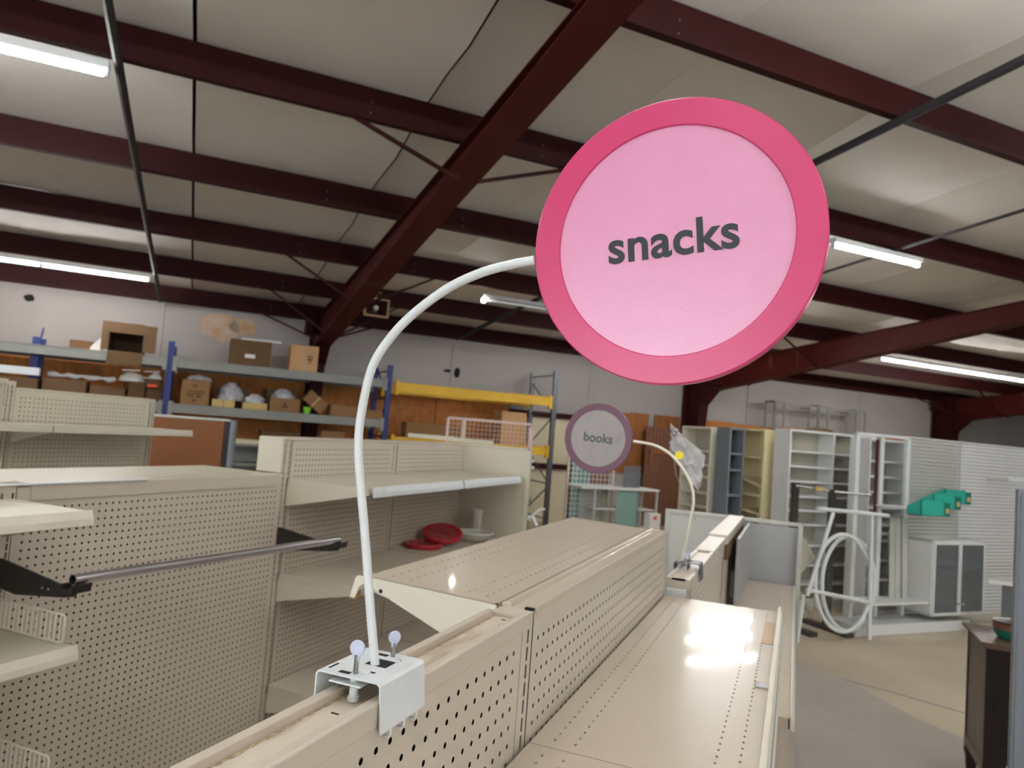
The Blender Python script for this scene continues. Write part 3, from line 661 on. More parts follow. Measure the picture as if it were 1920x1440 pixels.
# cross end panel of the tall bays
ep = obj('end_panel', MB().peg(PY(4.64, -1), XD-.05, -1.70, .1, 1.512, r=.0034, band1=.03), 'beige_old', Dg, fixn=False)
obj('end_panel_frame', MB().box(-1.71, -1.685, 4.632, 4.67, 0, 1.526).box(XD-.05, -1.69, 4.632, 4.67, 1.512, 1.527).box(XD-.05, -1.69, 4.664, 4.67, .1, 1.512), 'beige_old', ep, bevel=.002)
obj('raised_trim', MB().box(XD-.12, -2.0, 4.70, 4.72, 1.53, 1.56).box(XD-.5, XD-.12, 4.70, 4.72, 1.535, 1.565), 'beige_old', ep)
# chrome hang rail on two black brackets
hr = thing('hang_rail', 'chrome hang rail on black brackets in front of the pegboard', 'hang rail', (XD, 1.49, 0))
ra, rb = Vector((.340, -.04, 1.130)), Vector((.340, 1.215, 1.104)); N = 16; mb = MB(); dr_ = (rb-ra).normalized(); aa = Vector((1, 0, 0)); bb = dr_.cross(aa)
for p in (ra, rb):
    for rr in (.0155, .0135):
        for j in range(N): th = 2*math.pi*j/N; mb.v.append(tuple(p+(aa*math.cos(th)+bb*math.sin(th))*rr))
for j in range(N):
    k = (j+1) % N
    mb.f += [(j, k, 2*N+k, 2*N+j), (N+j, N+k, 3*N+k, 3*N+j), (j, k, N+k, N+j), (2*N+j, 2*N+k, 3*N+k, 3*N+j)]
obj('rail_tube', mb, 'chrome', hr, smooth=50)
for y, z, d in ((-.026, 1.107, 0), (1.225, 1.080, 0)):
    b_ = obj('rail_bracket', MB().prism([(.004, z-.045), (.004, z+.036), (.02, z+.036), (.25, z+.004), (.32, z-.008), (.345, z+.01), (.352, z+.006), (.338, z-.026), (.30, z-.034), (.10, z-.056)], 'y', y-.004, y+.004), 'black_metal', hr)
    obj('saddle', MB().prism([(.318, z-.012), (.36, z-.012), (.365, z+.012), (.358, z+.012), (.352, z-.002), (.326, z-.002), (.322, z+.012), (.315, z+.012)], 'y', y-.03, y+.03), 'black_metal', b_)
    rv = MB()
    for xx in (.21, .235): rv.lathe([(0, -.0065), (.004, -.005), (.004, 0)], 10, 'y', (xx, y, z-.02))
    obj('rivets', rv, 'steel', b_)
# red sign discs and plastic tubs on the lower shelf
def red_disc(loc, rot, r, label):
    d_ = thing('red_sign_disc', label, 'sign', loc, 0, 'loose red sign discs'); d_.rotation_euler = rot if isinstance(rot, tuple) else Vector((0, 0, 1)).rotation_difference(Vector(rot).normalized()).to_euler()
    obj('rim', MB().lathe([(r*.78, .006), (r*.8, .012), (r-.004, .013), (r, .008), (r, -.008), (r-.004, -.013), (r*.8, -.012), (r*.78, -.006), (r*.78, .006)], 48), 'red_plastic', d_, smooth=50)
    obj('face_panel', MB().lathe([(0, .005), (r*.79, .005), (r*.79, -.005), (0, -.005)], 48), 'red_face', d_)
    me = text_mesh('snacks', .015, 0.001); me.materials.append(MATS['sign_ink']); xs = [v.co.x for v in me.vertices]; k = r*.8/(max(xs)-min(xs))
    l_ = obj('lettering', me, None, d_); l_.matrix_local = Matrix.Translation((0, 0, .0055)) @ Matrix.Diagonal((k, k, .3, 1)) @ Matrix.Translation((-(max(xs)+min(xs))/2, -.25, 0))
red_disc((-2.03, 4.08, .968), [.15, -.29, 1], .127, 'red sign disc lying tilted on top in the lower shelf bay')
red_disc((-2.06, 3.90, .9155), (0, 0, R(40)), .115, 'red sign disc lying flat underneath the tilted one')
tb_ = thing('glass_bowl', 'shallow clear bowl with pale rim beside the red discs', 'bowl', (-1.93, 4.36, .902))
obj('bowl_wall', MB().lathe([(0, .004), (.07, .004), (.115, .045), (.12, .06), (.116, .06), (.11, .048), (.067, .009), (0, .009)], 40), 'clear_tub', tb_, smooth=50)
obj('bowl_rim', MB().tube([(.12*math.cos(2*math.pi*i/40), .12*math.sin(2*math.pi*i/40), .06) for i in range(40)], .004, 6, closed=True), 'white_paint', tb_, smooth=50)
jr = thing('glass_vase', 'tall ribbed clear glass vase standing in the corner of the lower shelf', 'vase', (-2.0, 4.52, .902))
mb = MB(); n = 32
for k, (rr, h) in enumerate(((.034, 0), (.036, .06), (.036, .13), (.042, .19), (.039, .19), (.032, .12), (.03, .008))):
    for i in range(n): th = 2*math.pi*i/n; q_ = rr*(1+.06*math.cos(8*th)); mb.v.append((q_*math.cos(th), q_*math.sin(th), h))
for k in range(6):
    for i in range(n): mb.f.append((k*n+i, k*n+(i+1) % n, (k+1)*n+(i+1) % n, (k+1)*n+i))
mb.f.append(tuple(range(n))); obj('vase_body', mb, 'clear_tub', jr, smooth=60)

# ------------------------------------------------------------------ E: gondola behind it at the far left, F: orange office partition
XE = -4.0
Eg = thing('gondola_shelving', 'beige pegboard gondola behind the chrome-rail run at the far left', 'shelving', (0, 0, 0))
for y, w_ in ((1.70, .05), (2.63, .06), (3.57, .05)): slotted_post(Eg, XE-.07, XE-.002, y, 0, 1.70 if y == 2.63 else 1.665, wid=w_, cols=(-.012, .012))
slotted_post(Eg, XE-.03, XE+.02, 2.575, 1.49, 1.71, wid=.055, cols=(-.006, .012))
for y0, y1 in ((1.73, 2.60), (2.66, 3.545)):
    obj('pegboard_panel', MB().peg(PX(XE, 1), y0, y1, .9, 1.655, r=.0042, depth=.003, band1=.03), 'beige_old', Eg, fixn=False)
    obj('hole_shade_sheet', MB().box(XE-.024, XE-.018, y0, y1, .9, 1.65), 'hole_shade', Eg)
    obj('back_panel', MB().box(XE-.078, XE-.072, y0, y1, .1, 1.655).box(XE-.01, XE, y0, y1, .1, .9), 'beige_old', Eg)
    obj('top_cap', MB().box(XE-.08, XE+.004, y0, y1, 1.655, 1.667), 'beige_old', Eg, bevel=.002)
    s_ = shelf(Eg, XE+.004, XE+.36, y0-.02, y1+.02, 1.478, m='beige_old', holes=False, lip=.02); price_channel(s_, XE+.36, y0-.02, y1+.03, 1.478, m='beige_old')
    bracket(Eg, XE+.004, XE+.35, y0, 1.478, m='beige_old'); shelf(Eg, XE+.004, XE+.4, y0, y1, .15, holes=False, name='base_deck', m='beige_old')
Fp = thing('office_partition', 'orange fabric office partition with black edge and grey end post', 'partition', st(-.95, 6.5), BA)
obj('fabric_panel', MB().box(0, 1.18, 0, .05, .08, 1.535), 'orange_panel', Fp, bevel=.004)
obj('top_trim', MB().box(0, 1.22, -.004, .054, 1.535, 1.555), 'pale_grey', Fp, bevel=.003)
obj('edge_strip', MB().box(1.181, 1.215, -.004, .05, .04, 1.535), 'black_metal', Fp)
obj('end_post', MB().tube([(1.245, .02, .0), (1.245, .02, 1.548)], .032, 14), 'slate', Fp, smooth=50)
obj('foot', MB().box(0, 1.2, -.18, .24, 0, .04), 'slate', Fp)

# ------------------------------------------------------------------ pallet racks along the back wall
def frame(par, s, t0, t1, h, m, wp=.06, brace=True):
    f = obj('upright_frame', MB().box(s-wp/2, s+wp/2, t0, t0+.06, 0, h).box(s-wp/2, s+wp/2, t1-.06, t1, 0, h), m, par)
    if brace:
        z = .2; k = 0; mb = MB()
        while z < h-.3:
            mb.tube([(s, t0+.03, z), (s, t1-.03, z)], .012, 5); mb.tube([(s, t0+.03, z if k % 2 else z+.55), (s, t1-.03, z+.55 if k % 2 else z)], .012, 5); z += .6; k += 1
        mb.tube([(s, t0+.03, h-.08), (s, t1-.03, h-.08)], .012, 5)
        obj('lacing', mb, m, f)
    return f
def beam(par, s0, s1, t, z0, z1, m, th=.045):
    b = obj('beam', MB().box(s0, s1, t, t+th, z0, z1).box(s0, s1, t-.006, t, z0, z0+.012).box(s0, s1, t-.006, t, z1-.012, z1), m, par)
    for a in (s0-.004, s1-.05): obj('beam_clip', MB().box(a, a+.054, t-.012, t+.05, z0-.05, z1+.03), m, b)
    return b
T0 = 11.0
rk = thing('pallet_rack', 'blue upright pallet rack with grey beams along the back wall', 'rack', (0, 0, 0), BA)
for s in (-3.5, -.40, 2.70): frame(rk, s, T0, 12.02, 2.52, 'rack_blue', wp=.08)
for s0, s1 in ((-3.46, -.44), (-.36, 2.66)):
    for z in (2.29, 1.665, .75):
        beam(rk, s0, s1, T0-.01, z-.125, z, 'rack_grey'); beam(rk, s0, s1, 11.93, z-.125, z, 'rack_grey')
        n = 6
        for i in range(n): obj('deck_board', MB().box(s0+.01, s1-.01, T0+.04+i*.15, T0+.18+i*.15, z-.018, z), 'osb', rk)
rk2 = thing('pallet_rack', 'second blue rack frame standing against the plywood at far left', 'rack', (0, 0, 0), BA)
frame(rk2, -2.02, 11.2, 11.6, 2.40, 'rack_blue', wp=.09); obj('cross_tie', MB().box(-2.3, -2.0, 11.3, 11.34, 1.9, 1.98), 'rack_blue', rk2)
yk = thing('pallet_rack', 'pallet rack with yellow beams and galvanised end frame right of the blue rack', 'rack', (0, 0, 0), BA)
f_ = frame(yk, 5.60, T0, 12.0, 2.74, 'galv', wp=.08)
for z0, z1 in ((2.12, 2.27), (1.28, 1.42)): beam(yk, 2.80, 5.54, T0-.01, z0, z1, 'rack_yellow'); beam(yk, 2.80, 5.54, 11.9, z0, z1, 'rack_yellow')
for i in range(5): obj('deck_board', MB().box(2.82, 5.5, T0+.06+i*.17, T0+.22+i*.17, 1.402, 1.42), 'osb', yk)
for i in range(7):
    pl = tag(obj('loose_board', MB().box(0, .75+.08*(i % 3), 0, .09, 0, .018), 'cardboard_light', bevel=.003), ['nearest','second','third','fourth','fifth','sixth','farthest'][i]+' of the thin loose boards lying on the yellow beam end', 'board', 'loose boards on the yellow beam')
    pl.location = st(4.75+.05*(i % 3), T0+.08+i*.115, 2.272); pl.rotation_euler = (0, 0, BA+R([.6, -.5, .8, -.6, 0, .7, -.8][i]))

def carton(label, s, t, z, w_, d_, h_, m='cardboard', rot=0, open_=None, tape=True, prints=(), lid=None, roty=0, group='cardboard boxes on the racks', flap=None):
    b = thing('cardboard_box', label, 'box', st(s, t, z), BA+R(rot), group)
    if roty: b.rotation_euler = (0, R(roty), BA+R(rot))
    th = .006
    if open_ == 'front':     # lies on its side, mouth towards the aisle, flaps folded out
        obj('body', MB().box(0, w_, 0, d_, 0, th).box(0, w_, 0, d_, h_-th, h_).box(0, th, 0, d_, 0, h_).box(w_-th, w_, 0, d_, 0, h_).box(0, w_, d_-th, d_, 0, h_), m, b)
        obj('inside', MB().box(th, w_-th, .02, d_-th, th, th+.002).box(th, w_-th, d_-th-.01, d_-th-.004, th, h_-th).box(th, th+.003, .02, d_-th, th, h_-th).box(w_-th-.003, w_-th, .02, d_-th, th, h_-th), 'box_inside', b)
        obj('flap', MB().box(0, w_, -.012, -.004, -.17, .012), m, b)
        obj('flap', MB().box(.0, w_, -.014, -.006, h_-.145, h_), m, b)
        obj('flap', MB().box(w_, w_+.155, -.012, -.005, .02, h_-.01), 'cardboard_dark', b)
        obj('flap', MB().box(-.085, 0, -.01, -.003, .02, h_), m, b)
    elif open_ == 'top':
        obj('body', MB().box(0, w_, 0, d_, 0, th).box(0, w_, 0, th, 0, h_).box(0, w_, d_-th, d_, 0, h_).box(0, th, 0, d_, 0, h_).box(w_-th, w_, 0, d_, 0, h_), m, b)
    else:
        obj('body', MB().box(0, w_, 0, d_, 0, h_), m, b, bevel=.004)
        if tape: obj('tape', MB().box(w_*.46, w_*.54, -.0012, 0, h_*.0, h_).box(w_*.46, w_*.54, 0, d_, h_, h_+.001), 'tape_tan', b)
    if lid: obj('lid', MB().box(-.006, w_+.006, -.006, d_+.006, h_-lid, h_+.006), m, b, bevel=.004)
    if prints:
        p_ = MB()
        for x0, x1, z0, z1 in prints: p_.box(x0*w_, x1*w_, -.002, -.0012, z0*h_, z1*h_)
        obj('print', p_, 'box_print' , b)
    return b
zT = 2.291; zL = 1.666; tf = T0+.02
carton('open brown box lying on its side on the top beam, flaps out', -1.17, T0-.02, zT+.005, .42, .5, .40, 'cardboard_dark', open_='front')
carton('low olive-brown box left of the big open box', -1.66, 11.3, zT, .27, .3, .13, 'cardboard_dark', tape=False)
bx = carton('brown lidded box with a white label under the ceiling', .36, tf, zT, .55, .4, .36, 'cardboard_dark', tape=False, lid=.2)
obj('label_sticker', MB().box(.2, .34, -.0085, -.007, .11, .165), 'white_paper', bx)
carton('light tan sealed box next to the red column', 1.19, tf, zT, .40, .4, .385, 'cardboard_light', prints=((.6, .82, .55, .6), (.62, .8, .42, .5), (.66, .76, .33, .37)))
tb2 = tag(obj('white_tube', MB().tube([(0, 0, 0), (.28, 0, .012), (.56, 0, .01)], .02, 8), 'white_paper', smooth=50), 'long thin white roll lying on the lidded brown box', 'roll'); tb2.location = st(.5, 11.2, zT+.388); tb2.rotation_euler = (0, 0, BA)
wb = tag(obj('paper_bag', MB().prism([(0, 0), (.13, 0), (.145, .2), (.11, .17), (.02, .06)], 'y', 0, .12), 'white_paper'), 'white folded paper leaning against the big open box', 'paper'); wb.location = st(-1.40, 11.15, zT); wb.rotation_euler = (0, 0, BA)
carton('square tan carton with faint print beside the blue upright', -.22, tf, zL, .36, .4, .345, 'cardboard', prints=((.2, .85, .52, .57), (.2, .8, .42, .47), (.2, .45, .32, .38), (.55, .72, .3, .38), (.4, .55, .74, .82), (.4, .55, .12, .22)), tape=False)
carton('shallow yellow-tan box right of the square carton', .19, tf, zL, .30, .3, .105, 'yellow_box')
carton('shallow yellow-tan box in front of grey bags', .60, tf, zL, .335, .3, .095, 'yellow_box', tape=False)
carton('tan box with a printed arrow under the sealed light box', .97, tf, zL, .42, .35, .20, 'cardboard', prints=((.4, .6, .3, .45), (.46, .54, .45, .7)), tape=False)
carton('tan carton tipped over at an angle by the green cup', 1.44, 11.12, zL+.215, .34, .25, .19, 'cardboard', roty=-0, rot=-4).rotation_euler = (0, R(38), BA)
bx_t = bpy.data.objects[-1] if False else None
carton('plain tan box behind the curved white rod', 1.85, tf, zL, .41, .35, .17, 'cardboard', tape=False)
carton('small tan box at the right end of the rack', 2.30, tf, zL, .33, .32, .13, 'cardboard', tape=False)
carton('brown box in the dim back row behind the yellow-tan box', .2, 11.45, zL, .5, .4, .30, 'cardboard_dark', tape=False)
carton('brown box in the dim back row behind the printed arrow box', .95, 11.5, zL, .45, .4, .34, 'cardboard_dark', tape=False)
for i, (s, w_, h_, lb) in enumerate(((-2.35, .42, .18, 'long brown box behind the left pegboard, first from the picture edge'), (-1.88, .5, .2, 'long brown box below the white paper roll'), (-1.34, .42, .155, 'brown box with pale things on it behind the left pegboard'), (-.88, .2, .25, 'upright brown carton left of the blue upright'), (-.66, .2, .19, 'small brown carton touching the blue upright'))):
    carton(lb, s, 11.06+.03*i, zL, w_, .4, h_, 'cardboard_dark', tape=False)
ww = carton('brown carton stacked on the small one by the blue upright', -.67, 11.1, zL+.192, .18, .3, .12, 'cardboard_dark', tape=False)
# loose things between the boxes
gc = thing('green_cup', 'small lime green cup on the lower beam', 'cup', st(1.50, 11.02, zL)); obj('cup_body', MB().lathe([(0, 0), (.045, 0), (.06, .1), (.055, .1), (.042, .008), (0, .008)], 20), 'lime', gc, smooth=40)
def crumple(name, label, cat, s, t, z, w_, d_, h_, m, seed, group=None):
    random.seed(seed); mb = MB(); nu, nv = 12, 7; ph = random.random()*6
    for j in range(nv+1):
        v = j/nv
        for i in range(nu):
            th = 2*math.pi*i/nu; k = (1-.75*v**2.2)*(1+random.uniform(-.16, .16))
            mb.v.append((w_/2*math.cos(th)*k, d_/2*math.sin(th)*k, h_*v*(1+random.uniform(-.12, .12)) if 0 < j < nv else h_*v))
    for j in range(nv):
        for i in range(nu): mb.f.append((j*nu+i, j*nu+(i+1) % nu, (j+1)*nu+(i+1) % nu, (j+1)*nu+i))
    mb.f.append(tuple(range(nu-1, -1, -1))); mb.f.append(tuple(nv*nu+i for i in range(nu)))
    o = tag(obj(name, mb, m, smooth=40), label, cat, group); o.location = st(s, t, z); o.rotation_euler = (0, 0, BA); return o
crumple('plastic_bag', 'grey plastic bag slumped over the square printed carton', 'bag', .0, 11.2, zL+.347, .36, .34, .09, 'film', 21)
crumple('plastic_bag', 'grey plastic bag heaped beside the square printed carton', 'bag', .44, 11.3, zL+.106, .36, .3, .26, 'film', 22)
crumple('plastic_bag', 'grey plastic bag lying on the second yellow-tan box', 'bag', .77, 11.15, zL+.097, .30, .25, .13, 'film', 23)
crumple('plastic_bag', 'dull bag stuffed upright in the printed arrow box', 'bag', 1.16, 11.25, zL+.202, .34, .3, .14, 'film', 24)
crumple('plastic_bag', 'white crumpled bag at the end of the paper roll', 'bag', -.86, 11.25, zL+.255, .34, .25, .13, 'white_paper', 25)
crumple('plastic_bag', 'small white bag left of the blue upright', 'bag', -.57, 11.22, zL+.315, .17, .16, .09, 'white_paper', 26)
tag(obj('red_packet', MB().box(0, .11, 0, .1, 0, .04), 'orange_red', bevel=.006), 'small orange-red packet left of the blue upright', 'packet').matrix_world = Matrix.Translation(st(-.64, 10.98, zL+.194)) @ Matrix.Rotation(BA, 4, 'Z')
random.seed(31); pts = []
pr = MB(); pr.tube([(i*.08, .012*math.sin(i*1.9), .012*math.sin(i*2.7)) for i in range(11)], [.03+.012*math.sin(i*2.2) for i in range(11)], 8)
o_ = tag(obj('paper_roll', pr, 'white_paper', smooth=40), 'long wrinkled white paper roll lying on brown boxes at the left', 'roll'); o_.location = st(-1.86, 11.25, zL+.258); o_.rotation_euler = (0, 0, BA)
o_ = tag(obj('white_plank', MB().box(0, 1.2, 0, .1, 0, .10), 'white_paint', bevel=.004), 'white painted plank lying level at the far left of the rack', 'plank'); o_.location = st(-3.12, 11.05, 1.885); o_.rotation_euler = (0, 0, BA)
for i, (s, z, l_, a) in enumerate(((-.98, zL+.385, .22, 4), (-.86, zL+.345, .26, -12), (-.72, zL+.40, .2, 3))):
    o_ = tag(obj('wood_stick', MB().box(0, l_, 0, .04, 0, .022), 'pink_wire', bevel=.003), ['pale stick poking out left above the white bag', 'pale stick slanting up right of the white bag', 'pale stick just left of the blue upright'][i], 'stick', 'pale sticks over the white bag'); o_.matrix_world = Matrix.Translation(st(s, 11.1+.06*i, z)) @ Matrix.Rotation(BA, 4, 'Z') @ Matrix.Rotation(R(-a), 4, 'Y')
# low grey shelving between the orange partition and the tall bays, with tan boxes
gs = thing('steel_shelving', 'grey steel shelving seen between the orange partition and the beige gondola', 'shelving', st(.42, 10.2), BA)
for z in (1.2, .94, .45): obj('shelf', MB().box(0, 1.6, 0, .5, z-.03, z), 'rack_grey', gs)
for x in (0, 1.56):
    for y in (0, .46): obj('post', MB().box(x, x+.04, y, y+.04, 0, 1.24), 'rack_grey', gs)
obj('back_sheet', MB().box(.04, 1.56, .48, .49, .1, 1.2), 'rack_grey', gs)
pb = tag(obj('pale_board', MB().box(0, 1.5, 0, .4, 0, .05), 'wall_cream', bevel=.004), 'pale board lying flat on the grey steel shelving', 'board'); pb.location = st(.48, 10.22, 1.201); pb.rotation_euler = (0, 0, BA)
carton('tan box on the grey steel shelf behind the orange partition', 1.0, 10.3, .941, .4, .3, .12, 'cardboard_light', tape=False)
carton('upright brown carton under the lower beam, dim', .9, 11.1, .752, .55, .5, .62, 'cardboard_dark', tape=False)
carton('white-topped carton under the lower beam left of the red column', 1.75, 11.1, .752, .35, .4, .68, 'cardboard', tape=False)
carton('large brown sheet carton standing on the lower yellow beam', 3.05, 11.1, 1.421, 1.0, .3, .24, 'cardboard', tape=False)
carton('tall pale brown carton at the right end of the yellow rack', 4.72, 11.2, 1.421, .46, .4, .55, 'cardboard_light', tape=False)

# ------------------------------------------------------------------ white wire grid stand near the yellow rack
gw = thing('grid_stand', 'tall pinkish white wire grid stand right of the tall beige bays', 'display rack', st(2.55, 7.6), BA)
obj('stand_frame', MB().box(0, .03, 0, .03, 0, 1.75).box(1.04, 1.07, 0, .03, 0, 1.75).box(.0, 1.07, 0, .03, 1.72, 1.75).box(.1, .13, -.25, -.22, 0, 1.73).box(.0, 1.07, 0, .03, .3, .33), 'pink_wire', gw)
gm = MB()
for i in range(1, 21): gm.tube([(.03+i*.05, .015, .33), (.03+i*.05, .015, 1.72)], .003, 5)
for i in range(1, 28): gm.tube([(.03, .015, .33+i*.05), (1.04, .015, .33+i*.05)], .003, 5)
tag(obj('grid_wires', gm, 'pink_wire', gw), kind='stuff')
obj('side_post', MB().box(.92, .95, -.2, -.17, 0, 1.7), 'pink_wire', gw)
for z in (1.30, 1.22): obj('grid_clamp', MB().box(.96, 1.1, -.04, .06, z, z+.03), 'white_paint', gw, bevel=.004)
obj('grid_clamp', MB().tube([(.94, -.02, .88), (1.08, -.02, .86)], .03, 8), 'galv', gw)
hk = tag(obj('white_hook', MB().tube([(0, 0, 0), (.06, -.05, .06), (.13, -.05, .12), (.2, -.02, .12)], .014, 8).tube([(.05, -.03, .04), (.08, -.1, -.06)], .018, 8), 'white_paint', smooth=50), 'white and black hook tangle at the foot of the grid stand', 'hook'); hk.location = st(3.55, 7.45, .66); hk.rotation_euler = (0, 0, BA)
obj('hook_stem', MB().tube([(-.05, 0, -.66), (0, 0, 0)], .012, 6), 'black_metal', hk)

# ------------------------------------------------------------------ far centre: showcase, grid panel, brown lattice panel
def bthing(name, label, cat, s, t, z=0, rot=0, group=None): return thing(name, label, cat, st(s, t, z), BA+R(rot), group)
lp = bthing('lattice_panel', 'brown lattice panel standing against the wall left of the red column', 'panel', 8.16, 11.95)
obj('backing', MB().box(0, .93, .02, .04, 0, 1.95), 'brown_pegboard', lp)
g_ = MB()
for i in range(12): g_.box(i*.083, i*.083+.022, 0, .02, 0, 1.95)
for i in range(24): g_.box(0, .93, -.004, .016, i*.083, i*.083+.022)
tag(obj('lattice', g_, 'brown_pegboard', lp), kind='stuff')
obj('handle_strip', MB().box(.1, .13, -.03, -.004, 1.2, 1.5).box(.1, .5, -.03, -.004, 1.42, 1.5), 'plywood', lp)
sc2 = bthing('glass_showcase', 'white framed glass showcase beyond the beige shelf end', 'showcase', 5.62, 9.5)
for x in (0, 1.13):
    for y in (0, .42): obj('corner_post', MB().box(x, x+.025, y, y+.025, 0, .87), 'pale_grey', sc2)
obj('top_board', MB().box(-.25, 1.16, -.03, .46, .87, .9), 'white_lam', sc2, bevel=.003)
obj('shelf', MB().box(.02, 1.13, .02, .42, .56, .575), 'white_lam', sc2); obj('base', MB().box(0, 1.155, 0, .445, 0, .25), 'white_lam', sc2)
obj('glass_pane', MB().box(.4, .78, -.002, .004, .25, .86), 'green_glass', sc2); obj('back_board', MB().box(.78, 1.13, .43, .44, .25, .86), 'cool_grey', sc2); obj('grey_side', MB().box(.02, .4, .43, .44, .25, .86), 'pale_grey', sc2)
obj('mullion', MB().box(.77, .79, -.004, .02, .25, .87), 'slate', sc2)
wbx = tag(obj('white_carton', MB().box(0, .2, 0, .15, 0, .28), 'white_paper', bevel=.004), 'white carton with a red mark in front of the glass showcase', 'box'); wbx.location = st(6.42, 9.18, .28); wbx.rotation_euler = (0, 0, BA); obj('red_mark', MB().box(.07, .13, -.002, 0, .19, .24), 'orange_red', wbx)
tag(obj('carton_stand', MB().box(-.7, .3, -.05, .2, 0, .28), 'white_lam', bevel=.003), 'low white bench in front of the glass showcase', 'bench').matrix_world = Matrix.Translation(st(6.35, 9.2)) @ Matrix.Rotation(BA, 4, 'Z')
gp = bthing('wire_grid_rack', 'white wire grid panel with green glass behind it, right of the door jamb', 'display rack', 5.35, 9.9)
obj('grid_frame', MB().box(0, .03, 0, .03, 0, 1.5).box(.82, .85, 0, .03, 0, 1.5).box(0, .85, 0, .03, 1.47, 1.5), 'pink_wire', gp)
g_ = MB()
for i in range(1, 11): g_.tube([(.03+i*.073, .015, .05), (.03+i*.073, .015, 1.47)], .004, 5)
for i in range(1, 19): g_.tube([(.03, .015, .05+i*.078), (.82, .015, .05+i*.078)], .004, 5)
tag(obj('grid_wires', g_, 'white_paint', gp), kind='stuff')
obj('glass_pane', MB().box(.1, .42, .05, .06, .05, 1.45), 'green_glass', gp); obj('black_edge', MB().box(.045, .09, .05, .06, .05, 1.45), 'black_metal', gp); obj('beige_board', MB().box(.45, .8, .06, .07, .05, .8), 'wall_cream', gp); obj('brown_board', MB().box(.45, .8, .06, .07, .8, 1.45), 'brown_pegboard', gp)
sg_ = bthing('smoked_panel', 'small smoked glass panel on the showcase reflecting a ceiling light', 'panel', 6.22, 9.62, .902)
obj('glass', MB().box(0, .27, 0, .02, 0, .34), 'smoked_glass', sg_); obj('edge', MB().box(-.01, 0, -.003, .023, 0, .345).box(.27, .28, -.003, .023, 0, .345), 'slate', sg_)

# ------------------------------------------------------------------ far right: row of white fixtures
def bookcase(name, label, s, t, w_, d_, h_, zs, m, bays=1, rot=0, tilt=None, cat='bookcase', back=None, face=0):
    b = bthing(name, label, cat, s, t, 0, rot); th = .022
    obj('side', MB().box(0, th, 0, d_, 0, h_), m, b); obj('side', MB().box(w_-th, w_, 0, d_, 0, h_), m, b)
    obj('top', MB().box(0, w_, -.005, d_, h_, h_+.025), m, b, bevel=.002); obj('back', MB().box(th, w_-th, d_-.012, d_-.002, .05, h_), back or m, b); obj('plinth', MB().box(th, w_-th, .02, .04, 0, .08), m, b)
    for k in range(1, bays): obj('divider', MB().box(w_*k/bays-th/2, w_*k/bays+th/2, 0, d_-.012, .08, h_), m, b)
    for k in range(bays):
        for j, z in enumerate(zs):
            x0 = th+.001 if k == 0 else w_*k/bays+th/2+.001; x1 = (w_*(k+1)/bays-th/2-.001) if k < bays-1 else w_-th-.001
            sh = obj('shelf', MB().box(0, x1-x0, .004, d_-.014, -.011, .011), m, b); sh.location = (x0, 0, z)
            if tilt and tilt.get(j): sh.rotation_euler = (0, R(tilt[j]), 0)
    if face: obj('face_panel', MB().box(w_, w_+face, 0, .02, 0, h_), m, b)
    return b
zs = [1.66, 1.50, 1.34, 1.18, 1.03, .88, .66, .45, .25]
bookcase('bookcase', 'wide white two-bay bookcase behind the notched white uprights', 5.80, 5.83, 1.28, .225, 1.87, zs, 'white_lam', 2, back='shaded_back')
bookcase('bookcase', 'narrow white bookcase between the notched uprights and the slatwall', 6.38, 5.32, .555, .25, 1.83, [1.62, 1.46, 1.30, 1.14, .98, .8, .6, .4], 'white_lam', back='shaded_back')
b_ = bookcase('bookcase', 'cream bookcase with a slipped crooked shelf', 5.74, 6.50, .40, .30, 1.85, [1.56, 1.32, 1.14, .97, .83, .6, .3], 'cream_yellow', rot=-90, tilt={1: 12, 3: 5, 4: 5}); b_.location = st(5.735, 6.535)
h_ = MB()
for z in (1.63, 1.53, 1.43): h_.lathe([(0, -.003), (.022, -.002), (.022, 0)], 14, 'x', (.4, .06, z))
obj('grey_stickers', h_, 'cool_grey', b_)
b_ = bookcase('bookcase', 'white display shelf tower at the left end of the fixture row', 5.40, 7.16, .54, .20, 1.84, [1.58, 1.42, 1.28, 1.1, .94, .8, .5], 'cream_paint', rot=-90, back='shaded_back'); b_.location = st(5.40, 7.16)
bookcase('bookcase', 'slate grey shelf unit between the white and cream ones', 5.42, 6.33, .215, .22, 1.845, [1.58, 1.40, 1.12, .9, .6, .3], 'slate')
# slatwall
sw = bthing('slatwall', 'white slatwall panels at the right holding teal bins', 'slatwall', 6.73, 5.15)
obj('backing', MB().box(0, .80, .02, .035, .05, 1.89), 'cool_grey', sw); obj('backing', MB().box(.805, 2.9, .02, .035, .05, 1.89), 'cool_grey', sw)
for x0, x1, m in ((0, .795, 'pale_grey'), (.81, 2.9, 'white_lam')):
    s_ = MB(); z = .06
    while z < 1.87: s_.box(x0, x1, 0, .019, z, z+.030); z += .0372
    tag(obj('slats', s_, m, sw), kind='stuff')
obj('top_trim', MB().box(0, 2.9, -.003, .04, 1.885, 1.90), 'white_lam', sw)
obj('base_deck', MB().box(-1.0, .6, -.30, .03, 0, .10), 'white_lam', sw, bevel=.004); obj('base_deck', MB().box(.605, 2.9, -.34, .03, 0, .07), 'beige_old', sw, bevel=.004)
obj('bin_arm', MB().tube([(.55, 0, 1.235), (.3, -.2, 1.19), (-.35, -.46, 1.137)], .009, 8), 'white_paint', sw)
